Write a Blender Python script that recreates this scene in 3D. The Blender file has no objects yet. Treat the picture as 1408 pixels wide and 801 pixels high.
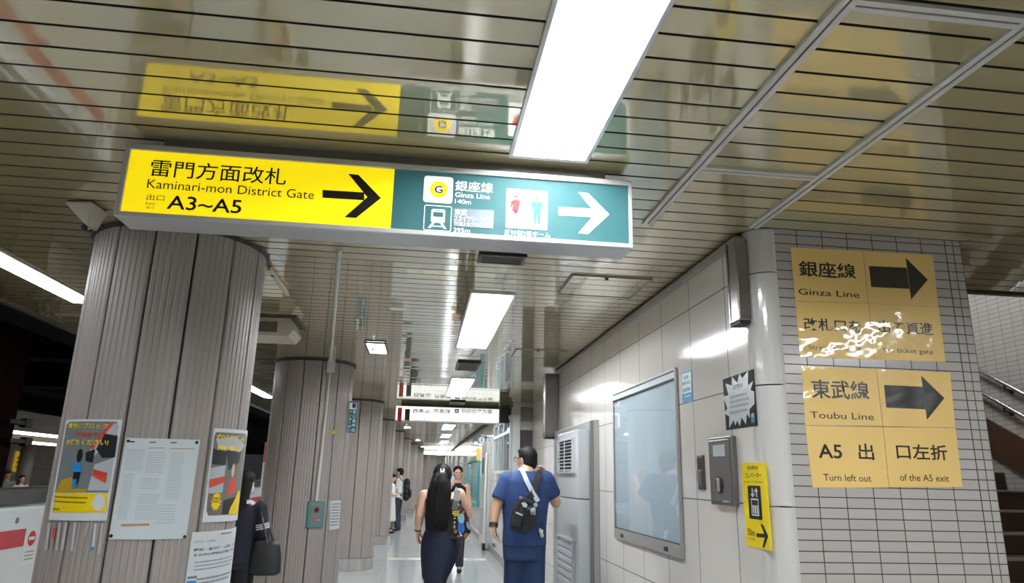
import bpy, bmesh, math, random
from mathutils import Vector, Matrix
random.seed(7)
SC = bpy.context.scene
COL = SC.collection
PI = math.pi

# ------------------------------------------------------------------ camera, world, exposure
FPX, YAW, PITCH, ROLL, EYE = 959.3, 0.1218, 0.25953, 0.023386, 1.5
fw = Vector((math.sin(YAW)*math.cos(PITCH), math.cos(YAW)*math.cos(PITCH), math.sin(PITCH)))
r0 = Vector((math.cos(YAW), -math.sin(YAW), 0)); u0 = r0.cross(fw)
rt = r0*math.cos(ROLL)+u0*math.sin(ROLL); up = u0*math.cos(ROLL)-r0*math.sin(ROLL)
cam = bpy.data.cameras.new('camera'); cam_o = bpy.data.objects.new('camera', cam); COL.objects.link(cam_o)
cam.sensor_width = 36; cam.lens = FPX/1408*36; cam.clip_start = .02; cam.clip_end = 300
EYEV = Vector((0, 0, EYE))
m = Matrix((rt, up, -fw)).transposed().to_4x4(); m.translation = EYEV
cam_o.matrix_world = m; SC.camera = cam_o
W = bpy.data.worlds.new('world'); SC.world = W; W.use_nodes = True
W.node_tree.nodes['Background'].inputs[0].default_value = (.85, .92, 1, 1)
W.node_tree.nodes['Background'].inputs[1].default_value = .02
SC.view_settings.view_transform = 'Standard'; SC.view_settings.look = 'None'
SC.view_settings.exposure = 0.35; SC.view_settings.gamma = 1; SC.view_settings.use_curve_mapping = False
SC.cycles.use_denoising = True
SC.cycles.max_bounces = 8; SC.cycles.glossy_bounces = 5; SC.cycles.diffuse_bounces = 4
SC.cycles.caustics_reflective = False; SC.cycles.caustics_refractive = False
TUBE_POWER = 85.0      # radiance of the fluorescent tubes
SIGN_POWER = 0.8       # backlight of the illuminated signs
H = 2.7                # ceiling height

# ------------------------------------------------------------------ measuring: a pixel of the photo seen on a real plane
def ray(px, py):
    return rt*(px-704) - up*(py-400.5) + fw*FPX
def onx(px, py, X): d = ray(px, py); return EYEV+d*(X/d.x)
def ony(px, py, Y): d = ray(px, py); return EYEV+d*(Y/d.y)
def onz(px, py, Z): d = ray(px, py); return EYEV+d*((Z-EYE)/d.z)
class Flat:
    """a flat face: u to the viewer's right, v up, d out of the face"""
    def __init__(s, axis, val, sign=-1):
        s.axis, s.val = axis, val
        if axis == 'y': s.U = Vector((1 if sign < 0 else -1, 0, 0)); s.N = Vector((0, sign, 0)); s.o = Vector((0, val, 0))
        else: s.U = Vector((0, sign, 0)) ; s.N = Vector((sign, 0, 0)); s.o = Vector((val, 0, 0))
        if axis == 'x': s.U = Vector((0, -1 if sign < 0 else 1, 0))
        s.V = Vector((0, 0, 1)); s.step = None
    def uv(s, px, py):
        p = (onx if s.axis == 'x' else ony)(px, py, s.val); return (p.dot(s.U), p.z)
    def to3(s, u, v, d): return s.o+s.U*u+s.V*v+s.N*d
class Round:
    """the face of a round column: u is arc length, growing to the viewer's right"""
    def __init__(s, cx, cy, r): s.cx, s.cy, s.r, s.step = cx, cy, r, .02
    def uv(s, px, py):
        d = ray(px, py); ox, oy = -s.cx, -s.cy
        a = d.x**2+d.y**2; b = 2*(ox*d.x+oy*d.y); c = ox*ox+oy*oy-s.r**2
        q = b*b-4*a*c
        t = (-b-math.sqrt(max(q, 0)))/(2*a); p = EYEV+d*t
        return (math.atan2(p.y-s.cy, p.x-s.cx)*s.r, p.z)
    def to3(s, u, v, d):
        f = u/s.r; return Vector((s.cx+math.cos(f)*(s.r+d), s.cy+math.sin(f)*(s.r+d), v))
def zz(x0, y0, k): return lambda x, y: (x0+x*k, y0+y*k)

# ------------------------------------------------------------------ materials
def lin(c):
    if isinstance(c, str): c = tuple(int(c[i:i+2], 16)/255 for i in (0, 2, 4))
    return tuple(x/12.92 if x <= .04045 else ((x+.055)/1.055)**2.4 for x in c)+(1,)
_m = {}
def mat(name, col, rough=.5, metal=0., emit=0., spec=.5, coat=0., bump=0., bscale=6., coat_rough=.05, coat_ior=1.5):
    key = (name,)
    if key in _m: return _m[key]
    M = bpy.data.materials.new(name); M.use_nodes = True; nt = M.node_tree; b = nt.nodes['Principled BSDF']
    b.inputs['Base Color'].default_value = lin(col); b.inputs['Roughness'].default_value = rough
    b.inputs['Metallic'].default_value = metal; b.inputs['Specular IOR Level'].default_value = spec
    b.inputs['Coat Weight'].default_value = coat; b.inputs['Coat Roughness'].default_value = coat_rough
    b.inputs['Coat IOR'].default_value = coat_ior
    if emit: b.inputs['Emission Color'].default_value = lin(col); b.inputs['Emission Strength'].default_value = emit
    if bump: add_bump(nt, b, bump, bscale)
    _m[key] = M; return M
def add_bump(nt, b, strength, scale, detail=2.):
    g = nt.nodes.new('ShaderNodeNewGeometry'); n = nt.nodes.new('ShaderNodeTexNoise'); u = nt.nodes.new('ShaderNodeBump')
    n.inputs['Scale'].default_value = scale; n.inputs['Detail'].default_value = detail
    u.inputs['Strength'].default_value = 1; u.inputs['Distance'].default_value = strength
    nt.links.new(g.outputs['Position'], n.inputs['Vector']); nt.links.new(n.outputs['Fac'], u.inputs['Height'])
    nt.links.new(u.outputs['Normal'], b.inputs['Normal'])
    if b.inputs['Coat Weight'].default_value: nt.links.new(u.outputs['Normal'], b.inputs['Coat Normal'])
def grid_mat(name, col, joint, ax, ay, rough=.15, var=.03, coat=0., bump=0., bscale=3., spec=.5, jrough=.6, metal=0.):
    """tiles or panels: ax, ay = (axis index, pitch, offset, joint width)"""
    M = bpy.data.materials.new(name); M.use_nodes = True; nt = M.node_tree; b = nt.nodes['Principled BSDF']
    g = nt.nodes.new('ShaderNodeNewGeometry'); sp = nt.nodes.new('ShaderNodeSeparateXYZ'); nt.links.new(g.outputs['Position'], sp.inputs[0])
    def math_(op, a, c=None):
        n = nt.nodes.new('ShaderNodeMath'); n.operation = op
        for i, x in enumerate((a, c)):
            if x is None: continue
            if hasattr(x, 'links') or hasattr(x, 'is_linked'): nt.links.new(x, n.inputs[i])
            else: n.inputs[i].default_value = x
        return n.outputs[0]
    masks, cells = [], []
    for (i, pitch, off, w) in (ax, ay):
        t = math_('DIVIDE', math_('SUBTRACT', sp.outputs[i], off), pitch)
        cells.append(math_('FLOOR', t))
        fr = math_('ABSOLUTE', math_('SUBTRACT', math_('FRACT', math_('ADD', t, .5)), .5))
        masks.append(math_('LESS_THAN', fr, w/pitch/2))
    mk = math_('MAXIMUM', masks[0], masks[1])
    wn = nt.nodes.new('ShaderNodeTexWhiteNoise'); wn.noise_dimensions = '2D'
    cb = nt.nodes.new('ShaderNodeCombineXYZ'); nt.links.new(cells[0], cb.inputs[0]); nt.links.new(cells[1], cb.inputs[1]); nt.links.new(cb.outputs[0], wn.inputs['Vector'])
    hv = nt.nodes.new('ShaderNodeHueSaturation'); hv.inputs['Color'].default_value = lin(col)
    nt.links.new(math_('ADD', math_('MULTIPLY', wn.outputs['Value'], 2*var), 1-var), hv.inputs['Value'])
    mx = nt.nodes.new('ShaderNodeMix'); mx.data_type = 'RGBA'; nt.links.new(mk, mx.inputs['Factor'])
    nt.links.new(hv.outputs[0], mx.inputs['A']); mx.inputs['B'].default_value = lin(joint)
    nt.links.new(mx.outputs['Result'], b.inputs['Base Color'])
    nt.links.new(math_('ADD', math_('MULTIPLY', mk, jrough-rough), rough), b.inputs['Roughness'])
    b.inputs['Coat Weight'].default_value = coat; b.inputs['Coat Roughness'].default_value = .04
    b.inputs['Specular IOR Level'].default_value = spec; b.inputs['Metallic'].default_value = metal
    if bump: add_bump(nt, b, bump, bscale)
    _m[(name,)] = M; return M

def glass(name, tint, ior=1.5):
    M = bpy.data.materials.new(name); M.use_nodes = True; nt = M.node_tree; nt.nodes.remove(nt.nodes['Principled BSDF'])
    t, g, x, f, pw, ma = (nt.nodes.new('ShaderNode'+n) for n in ('BsdfTransparent', 'BsdfGlossy', 'MixShader', 'LayerWeight', 'Math', 'Math'))
    t.inputs[0].default_value = lin(tint); g.inputs['Roughness'].default_value = .02; pw.operation = 'POWER'; pw.inputs[1].default_value = 4; ma.operation = 'MULTIPLY_ADD'; ma.inputs[1].default_value = .75; ma.inputs[2].default_value = .05
    nt.links.new(f.outputs['Facing'], pw.inputs[0]); nt.links.new(pw.outputs[0], ma.inputs[0]); nt.links.new(ma.outputs[0], x.inputs[0]); nt.links.new(t.outputs[0], x.inputs[1]); nt.links.new(g.outputs[0], x.inputs[2])
    nt.links.new(x.outputs[0], nt.nodes['Material Output'].inputs[0]); return M
M_black = mat('ink_black', '0d0d0d', .5)
M_steel = mat('steel_brushed', 'a9a8a6', .3, .8)
M_alu = mat('aluminium', 'b4b2ae', .32, .5)
M_dkmetal = mat('dark_metal', '3a3835', .4, .5)
M_grey = mat('painted_grey', 'b9bbba', .35)
M_white = mat('white_paint', 'dcdcd8', .4)
M_dark = mat('near_black_paint', '111111', .6)
M_tube = mat('tube_glow', 'f6faff', .5, emit=TUBE_POWER)
M_tray = mat('lamp_tray_white', 'f4f4f2', .35)

# ------------------------------------------------------------------ objects
def link(name, bm, mt, root=None, parent=None, smooth=False, kind=None):
    """bm is in world coordinates; root is the thing's Empty, parent its child in between"""
    me = bpy.data.meshes.new(name)
    if root is not None: bmesh.ops.translate(bm, verts=bm.verts, vec=-Vector(root.location))
    bm.to_mesh(me); bm.free()
    for x in (mt if isinstance(mt, (list, tuple)) else [mt]): me.materials.append(x)
    if smooth:
        for p in me.polygons: p.use_smooth = True
    o = bpy.data.objects.new(name, me); COL.objects.link(o)
    if parent is not None: o.parent = parent
    elif root is not None: o.parent = root
    if kind: o['kind'] = kind
    return o
def thing(name, label, cat, loc=(0, 0, 0), group=None):
    o = bpy.data.objects.new(name, None); COL.objects.link(o); o.location = loc; o.empty_display_size = .1
    return tag(o, label, cat, group)
def tag(o, label, cat, group=None):
    o['label'] = label; o['category'] = cat
    if group: o['group'] = group
    return o
def struct(name, bm, mt, smooth=False): return link(name, bm, mt, smooth=smooth, kind='structure')
def dup(root, delta, label, group=None):
    r = root.copy(); COL.objects.link(r); r.location = Vector(root.location)+Vector(delta); r['label'] = label
    if group: r['group'] = group
    for ch in list(root.children):
        c = ch.copy(); COL.objects.link(c); c.parent = r
        for g in list(ch.children):
            d = g.copy(); COL.objects.link(d); d.parent = c
    return r

# ------------------------------------------------------------------ shapes
def BM(): return bmesh.new()
def box(bm, x0, x1, y0, y1, z0, z1, bev=0, mi=0):
    v = [bm.verts.new((x, y, z)) for z in (z0, z1) for y in (y0, y1) for x in (x0, x1)]
    fs = [bm.faces.new([v[i] for i in f]) for f in ((0, 2, 3, 1), (4, 5, 7, 6), (0, 1, 5, 4), (2, 6, 7, 3), (0, 4, 6, 2), (1, 3, 7, 5))]
    for f in fs: f.material_index = mi
    if bev:
        es = list({e for f in fs for e in f.edges})
        bmesh.ops.bevel(bm, geom=es, offset=bev, segments=2, affect='EDGES', profile=.5)
    return bm
def cyl(bm, p0, p1, r, r1=None, seg=16, caps=True, mi=0):
    p0, p1 = Vector(p0), Vector(p1); r1 = r if r1 is None else r1
    d = (p1-p0).normalized(); a = d.orthogonal().normalized(); b = d.cross(a)
    A, B = [], []
    for i in range(seg):
        t = 2*PI*i/seg; o = a*math.cos(t)+b*math.sin(t)
        A.append(bm.verts.new(p0+o*r)); B.append(bm.verts.new(p1+o*r1))
    fs = [bm.faces.new((A[i], A[(i+1) % seg], B[(i+1) % seg], B[i])) for i in range(seg)]
    if caps: fs += [bm.faces.new(A[::-1]), bm.faces.new(B)]
    for f in fs: f.material_index = mi
    return bm
def tube(bm, pts, r, seg=10):
    pts = [Vector(p) for p in pts]; rings = []
    for i, p in enumerate(pts):
        d = (pts[min(i+1, len(pts)-1)]-pts[max(i-1, 0)]).normalized()
        ref = Vector((0, 0, 1)) if abs(d.z) < .9 else Vector((1, 0, 0))
        a = d.cross(ref).normalized(); b = d.cross(a)
        rings.append([bm.verts.new(p+(a*math.cos(2*PI*k/seg)+b*math.sin(2*PI*k/seg))*r) for k in range(seg)])
    for A, B in zip(rings, rings[1:]):
        for k in range(seg): bm.faces.new((A[k], A[(k+1) % seg], B[(k+1) % seg], B[k]))
    bm.faces.new(rings[0]); bm.faces.new(rings[-1][::-1]); return bm
def ball(bm, c, r, seg=16, ring=10, rot=None):
    """ellipsoid"""
    if not hasattr(r, '__len__'): r = (r, r, r)
    T = Matrix.Translation(c) @ (rot.to_4x4() if rot else Matrix.Identity(4)) @ Matrix.Diagonal((*r, 1))
    top, bot = bm.verts.new(T @ Vector((0, 0, 1))), bm.verts.new(T @ Vector((0, 0, -1)))
    R = [[bm.verts.new(T @ Vector((math.sin(PI*j/ring)*math.cos(2*PI*k/seg), math.sin(PI*j/ring)*math.sin(2*PI*k/seg), math.cos(PI*j/ring)))) for k in range(seg)] for j in range(1, ring)]
    for k in range(seg):
        q = (k+1) % seg; bm.faces.new((top, R[0][k], R[0][q])); bm.faces.new((bot, R[-1][q], R[-1][k]))
        for A, B in zip(R, R[1:]): bm.faces.new((A[k], B[k], B[q], A[q]))
    return bm
def prism(bm, pts3, vec):
    """a polygon of world points pushed along vec into a solid"""
    A = [bm.verts.new(p) for p in pts3]; B = [bm.verts.new(Vector(p)+Vector(vec)) for p in pts3]; n = len(A)
    bm.faces.new(A); bm.faces.new(B[::-1])
    for i in range(n): bm.faces.new((A[(i+1) % n], A[i], B[i], B[(i+1) % n]))
    bmesh.ops.recalc_face_normals(bm, faces=bm.faces); return bm
def join(bm, other):
    me = bpy.data.meshes.new('tmp'); other.to_mesh(me); other.free(); bm.from_mesh(me); bpy.data.meshes.remove(me); return bm
def lathe(bm, c, prof, seg=32):
    rings = [[bm.verts.new((c[0]+r*math.cos(2*PI*k/seg), c[1]+r*math.sin(2*PI*k/seg), z)) for k in range(seg)] for r, z in prof]
    for A, B in zip(rings, rings[1:]):
        for k in range(seg): bm.faces.new((A[k], A[(k+1) % seg], B[(k+1) % seg], B[k]))
    bm.faces.new(rings[0][::-1]); bm.faces.new(rings[-1]); return bm

# flat artwork on a face ------------------------------------------------------
def _text_mesh(s, bold):
    cu = bpy.data.curves.new('t', 'FONT'); cu.body = s; cu.size = 1; cu.offset = bold; cu.resolution_u = 3
    o = bpy.data.objects.new('t', cu); COL.objects.link(o); bpy.context.view_layer.update()
    me = bpy.data.meshes.new_from_object(o.evaluated_get(bpy.context.evaluated_depsgraph_get()))
    bpy.data.objects.remove(o); bpy.data.curves.remove(cu); return me
def art(surf, items, d, thick=0.):
    """one mesh lying on surf at height d: items are ('p', uv points), ('t', string, (u0,v0,u1,v1), bold), ('o', c, r), ('ring', c, r, rin)"""
    out = BM()
    for it in items:
        b = BM(); k = it[0]
        if k == 'p': b.faces.new([b.verts.new((u, v, 0)) for u, v in it[1]])
        elif k == 'r': u0, v0, u1, v1 = it[1]; b.faces.new([b.verts.new(p) for p in ((u0, v0, 0), (u1, v0, 0), (u1, v1, 0), (u0, v1, 0))])
        elif k == 'o':
            (u, v), r = it[1], it[2]; r = r if hasattr(r, '__len__') else (r, r)
            b.faces.new([b.verts.new((u+r[0]*math.cos(2*PI*i/28), v+r[1]*math.sin(2*PI*i/28), 0)) for i in range(28)])
        elif k == 'ring':
            (u, v), r, q = it[1], it[2], it[3]
            A = [b.verts.new((u+r*math.cos(2*PI*i/36), v+r*math.sin(2*PI*i/36), 0)) for i in range(36)]
            B = [b.verts.new((u+q*math.cos(2*PI*i/36), v+q*math.sin(2*PI*i/36), 0)) for i in range(36)]
            for i in range(36): j = (i+1) % 36; b.faces.new((A[i], A[j], B[j], B[i]))
        elif k == 'frame':
            u0, v0, u1, v1 = it[1]; w = it[2]
            A = [b.verts.new(p) for p in ((u0, v0, 0), (u1, v0, 0), (u1, v1, 0), (u0, v1, 0))]
            B = [b.verts.new(p) for p in ((u0+w, v0+w, 0), (u1-w, v0+w, 0), (u1-w, v1-w, 0), (u0+w, v1-w, 0))]
            for i in range(4): j = (i+1) % 4; b.faces.new((A[i], A[j], B[j], B[i]))
        elif k == 't':
            me = _text_mesh(it[1], it[3] if len(it) > 3 else 0); b.from_mesh(me); bpy.data.meshes.remove(me)
            if not b.verts: b.free(); continue
            xs = [v.co.x for v in b.verts]; ys = [v.co.y for v in b.verts]
            u0, v0, u1, v1 = it[2]; sx = (u1-u0)/(max(xs)-min(xs)); sy = (v1-v0)/max(max(ys)-min(ys), 1e-6)
            x0, y0 = min(xs), min(ys)
            for v in b.verts: v.co = Vector((u0+(v.co.x-x0)*sx, v0+(v.co.y-y0)*sy, 0))
        if surf.step:
            us = [v.co.x for v in b.verts]; n0 = math.floor(min(us)/surf.step)+1
            while n0*surf.step < max(us)-1e-6:
                bmesh.ops.bisect_plane(b, geom=b.verts[:]+b.edges[:]+b.faces[:], plane_co=(n0*surf.step, 0, 0), plane_no=(1, 0, 0)); n0 += 1
        b.normal_update()
        for f in b.faces:
            if f.normal.z < 0: f.normal_flip()
        if thick:
            top = b.faces[:]; r = bmesh.ops.extrude_face_region(b, geom=top)
            nv = [x for x in r['geom'] if isinstance(x, bmesh.types.BMVert)]
            bmesh.ops.translate(b, verts=nv, vec=(0, 0, 1))
            for v in b.verts: v.co = surf.to3(v.co.x, v.co.y, d if v.co.z > .5 else d-thick)
        else:
            for v in b.verts: v.co = surf.to3(v.co.x, v.co.y, d)
        if thick: bmesh.ops.recalc_face_normals(b, faces=b.faces)
        join(out, b)
    return out
def Q(surf, f, *pts):
    """pixels (through the zoom f) to face coordinates"""
    return [surf.uv(*f(x, y)) for x, y in pts]
def QB(surf, f, tl, tr, br, bl):
    a, b, c, d = Q(surf, f, tl, tr, br, bl)
    return ((a[0]+d[0])/2, (c[1]+d[1])/2, (b[0]+c[0])/2, (a[1]+b[1])/2)
def rrect(u0, v0, u1, v1, r, n=5):
    P = []
    for cx, cy, a in ((u1-r, v1-r, 0), (u0+r, v1-r, 90), (u0+r, v0+r, 180), (u1-r, v0+r, 270)):
        for i in range(n+1):
            t = math.radians(a+90*i/n); P.append((cx+r*math.cos(t), cy+r*math.sin(t)))
    return P
def arrow(u0, v0, u1, v1, shaft, head):
    """a right-pointing sign arrow with a chevron head; shaft = its thickness, head = thickness along u of the chevron"""
    vm = (v0+v1)/2; hh = (v1-v0)/2
    return [('p', [(u0, vm-shaft/2), (u1-head*.9, vm-shaft/2), (u1-head*.9, vm+shaft/2), (u0, vm+shaft/2)]),
            ('p', [(u1, vm), (u1-hh*1.0, v1), (u1-hh*1.0-head*.75, v1), (u1-head, vm)]),
            ('p', [(u1, vm), (u1-head, vm), (u1-hh*1.0-head*.75, v0), (u1-hh*1.0, v0)])]
def greek(u0, v0, u1, v1, rows, fill=.55, seed=1, wmin=.5, wmax=1.4):
    """rows of small print too small to read in the photo"""
    rg = random.Random(seed); out = []; rh = (v1-v0)/rows
    for i in range(rows):
        u = u0; vb = v1-(i+1)*rh+rh*(1-fill)/2; h = rh*fill; end = u1-rg.random()*.12*(u1-u0)
        while u < end:
            w = h*rg.uniform(wmin, wmax)
            out.append(('r', (u, vb, min(u+w, u1), vb+h))); u += w+h*.3
    return out

# ================================================================== the setting
XW = 1.53            # right-hand corridor wall
YT = 3.03            # tiled face of the wall end beside the stairs
XP = -3.2            # platform edge of ceiling and floor
YEND = 47.0
LIGHTS = [(-8.20, 0), (-3.95, 0), (.32, 0), (4.56, 0), (8.86, 0), (13.1, .0), (17.2, .0), (21.4, .0), (25.6, 0), (29.8, 0), (34.0, 0), (38.2, 0), (42.4, 0)]
PIT = .1165
LIGHTS = [(1.86+PIT*round((y-1.86)/PIT), 0) for y, _ in LIGHTS]; LLEN = 18*PIT
def drift(y): return .021*max(0, y-7)
def light_x(y): return .275+drift(y+1)

# floor: glossy pale tiles, faint joints
M_floor = grid_mat('floor_tiles', 'c3c7ca', '9a9d9f', (0, .6, .1, .006), (1, .6, .0, .006), rough=.12, var=.03, spec=.55, bump=.0006, bscale=2.5, jrough=.4)
b = BM(); box(b, XP, 7.5, -9.5, YEND+1, -.2, 0)
struct('floor', b, M_floor)

# ceiling of enamelled metal slats with open dark joints, cut out around the lamps
M_slat = mat('ceiling_slat_enamel', 'b3a67c', .09, .15, spec=.6, coat=1., coat_ior=2.1, bump=.00012, bscale=2.2, coat_rough=.03)
M_gap = mat('ceiling_void', '14110d', .9)
rg = random.Random(3)
b = BM(); pit = .1165; y = 1.86-pit*96
while y < YEND:
    ya, yb = y+.0055, y+pit-.0055
    far = 6.6 if yb < 3.85 else (1.87 if 8.0 < y < 11.95 else XW)
    spans = [(XP, far)]
    for ly, _ in LIGHTS:
        if yb > ly+.02 and ya < ly+LLEN-.02:
            lx = light_x(ly); spans = [(XP, lx+.012), (lx+.298, far)]
    if 3.69 < (ya+yb)/2 < 3.80 or 7.52 < (ya+yb)/2 < 8.1: pass
    for x0, x1 in spans:
        t, s = rg.gauss(0, .00012), rg.gauss(0, .0003)
        zs = [H+t*k+s*j for k, j in ((-1, -1), (1, -1), (-1, 1), (1, 1))]
        lo = [b.verts.new((x, yy, z)) for (x, yy), z in zip(((x0, ya), (x1, ya), (x0, yb), (x1, yb)), zs)]
        hi = [b.verts.new((v.co.x, v.co.y, H+.014)) for v in lo]
        b.faces.new((lo[0], lo[2], lo[3], lo[1])); b.faces.new((hi[0], hi[1], hi[3], hi[2]))
        for q in ((lo[0], lo[1], hi[1], hi[0]), (lo[2], hi[2], hi[3], lo[3]), (lo[0], hi[0], hi[2], lo[2]), (lo[1], lo[3], hi[3], hi[1])): b.faces.new(q).material_index = 1
    y += pit
struct('ceiling', b, [M_slat, mat('ceiling_slat_edge', '2a251c', .7)])
b = BM(); box(b, XP, 1.9, -9.5, YEND+.3, H+.12, H+.2); box(b, 1.9, 6.7, -9.5, 3.83, H+.12, H+.2)
struct('ceiling_void', b, M_gap)
b = BM(); box(b, XP-.03, XP, -9.5, YEND, H-.02, H+.2); struct('trim_1', b, mat('edge_trim_dark', '2b2925', .4, .4))
b = BM(); box(b, 2.64, 6.7, 3.85, 3.90, H-.01, H+.25); struct('trim_2', b, mat('edge_trim_dark', '2b2925', .4, .4))

# aluminium partition tracks set in the ceiling
def track(name, x0, x1, y0, y1):
    b = BM(); along_y = (y1-y0) > (x1-x0)
    if along_y:
        w = (x1-x0); box(b, x0, x0+w*.42, y0, y1, H-.012, H+.01); box(b, x1-w*.42, x1, y0, y1, H-.012, H+.01)
    else:
        w = (y1-y0); box(b, x0, x1, y0, y0+w*.42, H-.012, H+.01); box(b, x0, x1, y1-w*.42, y1, H-.012, H+.01)
    struct(name, b, mat('track_aluminium', 'c4c0b8', .4, .15))
    b = BM(); box(b, x0+.004, x1-.004, y0+.004, y1-.004, H-.004, H+.008); struct(name+'_slot', b, M_gap)
track('trim_3', .998, 1.046, -.6, 3.06)
track('trim_4', 1.512, 1.562, -.6, 3.02)
track('trim_5', 1.046, 1.512, 2.405, 2.45)
track('trim_6', 1.046, 1.512, 1.40, 1.445)

# right-hand wall of glossy white panels
M_panel = grid_mat('wall_panels', 'dcd7d0', '4a4744', (1, .4935, 3.362, .007), (2, .5385, 1.404-2*.5385, .006), rough=.1, var=.012, coat=.5, bump=.0006, bscale=1.6)
b = BM(); box(b, XW, XW+.35, YT+.1, 8.0, 0, 2.66); struct('wall_right', b, M_panel)
b = BM(); box(b, 1.87, 2.1, 8.0, 11.95, 0, H); struct('wall_recess', b, M_panel)
b = BM(); box(b, XW, XW+.35, 12.1, YEND, 0, H); struct('wall_right_far', b, M_panel)
M_rail = mat('cornice_metal', '9a948a', .35, .4)
b = BM(); box(b, XW-.035, XW+.02, YT+.09, 8.0, 2.655, 2.688, .004); struct('trim_7', b, M_rail)
b = BM(); box(b, XW-.03, XW, 11.95, YEND, 2.66, 2.69); struct('trim_8', b, mat('cornice_dark', '3c3833', .5))
M_base = mat('baseboard_grey', '8d8b88', .35)
b = BM(); box(b, XW-.015, XW, YT+.1, 8.0, 0, .14); struct('baseboard_right', b, M_base)
b = BM(); box(b, XW-.015, XW, 11.95, YEND, 0, .14); struct('baseboard_right_far', b, M_base)

# rounded white pilaster at the wall's end, then the small-tiled face
b = BM(); seg = 10; R_ = .105
def pil(z0, z1):
    pr = [(XW, YT+.104)]+[(XW+R_-R_*math.cos(i/seg*PI/2), YT+R_-R_*math.sin(i/seg*PI/2)-.004) for i in range(seg+1)]+[(XW+.2, YT+.02), (XW+.2, YT+.25)]
    prism(b, [Vector((x, y_, z0)) for x, y_ in pr], (0, 0, z1-z0))
zj = [0, .323, .861, 1.400, 1.938, 2.477, 2.70]
for z0, z1 in zip(zj, zj[1:]): pil(z0+.003, z1-.003)
struct('trim_9', b, mat('pilaster_enamel', 'cbc8c3', .12, coat=.5, bump=.0004, bscale=3), smooth=False)
M_tile = grid_mat('small_tiles', 'aea8a2', '2b2927', (0, .1318, 1.634, .0045), (2, .0455, 1.399, .0045), rough=.22, var=.035, bump=.0006, bscale=9)
b = BM(); box(b, XW+.1, 2.557, YT, YT+.4, 0, H); struct('wall_tiled', b, M_tile)
M_tile2 = grid_mat('small_tiles_corner', 'aea8a2', '2b2927', (0, .0425, 2.5575, .0045), (2, .0455, 1.399, .0045), rough=.22, var=.035, bump=.0006, bscale=9)
b = BM(); box(b, 2.557, 2.643, YT, YT+.4, 0, H); struct('wall_tiled_corner', b, M_tile2)
M_stile = grid_mat('stair_wall_tiles', 'a6a19a', '5c5751', (1, .1318, 0, .004), (2, .0455, 0, .004), rough=.3, var=.04)
b = BM(); box(b, XW+.36, 2.643, YT+.4, 9.0, 0, 4.6); struct('wall_stair_left', b, M_stile)
b = BM(); box(b, 5.6, 5.8, -9.5, 9.4, 0, 4.8); struct('wall_stair_right', b, M_stile)
b = BM(); box(b, 1.9, 5.8, 9.0, 9.3, 0, 4.8); struct('wall_stair_back', b, M_stile)
b = BM(); box(b, 1.9, 5.8, 3.9, 9.3, 4.6, 4.8); struct('ceiling_stair', b, mat('stair_ceiling_paint', 'a09a90', .6))
b = BM(); box(b, 2.64, 5.6, 3.84, 3.96, H+.2, 4.6); struct('wall_stair_header', b, mat('stair_ceiling_paint', 'a09a90', .6))
# ends of the hall
b = BM(); box(b, XP, 7, -9.5, -9.3, 0, H); struct('wall_behind', b, mat('end_wall_paint', 'c9c7c2', .4))
b = BM(); box(b, XP, 2.0, YEND, YEND+.2, 0, H); struct('wall_end', b, mat('end_wall_white', 'f2f2f0', .5))

# stairs
M_brown = mat('stair_brown', '3a2518', .5); M_nose = mat('stair_nosing_grey', '8d8a85', .4, .3)
t = thing('staircase', 'brown staircase with grey step nosings behind the tiled wall', 'stairs', (2.65, 3.29, 0))
k = 0
while True:
    z = .165*(k+1); yn = 5.95-(1.464-z)/.165*.3
    if yn > 8.6: break
    b = BM(); box(b, 2.65, 5.59, yn, 8.98 if yn > 8.3 else yn+.31, 0 if k < 1 else z-.165-.02, z-.004)
    s = link('step', b, M_brown, t)
    if z < 1.65:
        b = BM(); box(b, 2.65, 5.59, yn-.012, yn+.035, z-.018, z+.001, .003); link('nosing', b, M_nose, t, s)
    k += 1
b = BM()
prism(b, [(5.59, 3.1, 0), (5.59, 3.1, .36), (5.59, 8.8, .36+5.7*.55), (5.59, 8.8, 5.7*.55)], (-.02, 0, 0)); link('skirting', b, M_brown, t)

# handrails on the stair's right wall
for i, (a, c, lab) in enumerate((((1345, 508), (1408, 541), 'upper steel stair handrail on the far tiled wall'), ((1349, 539), (1408, 572), 'lower steel stair handrail on the far tiled wall'))):
    p, q = onx(*a, 5.52), onx(*c, 5.52); d = (q-p).normalized()
    t = thing('stair_handrail', lab, 'handrail', tuple(q), 'steel handrails beside the stairs')
    b = BM(); tube(b, [p-d*1.6, p, q, q+d*1.9], .021, 12); link('rail', b, mat('handrail_steel', 'd6d6d6', .18, .9), t, smooth=True)
    for f in (-.9, .25, 1.4):
        c0 = q-d*f; b = BM(); tube(b, [c0, c0+Vector((.01, 0, -.06)), c0+Vector((.08, 0, -.075))], .011, 8); cyl(b, c0+Vector((.072, 0, -.075)), c0+Vector((.08, 0, -.075)), .032)
        link('bracket', b, M_dkmetal, t, smooth=True)

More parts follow.
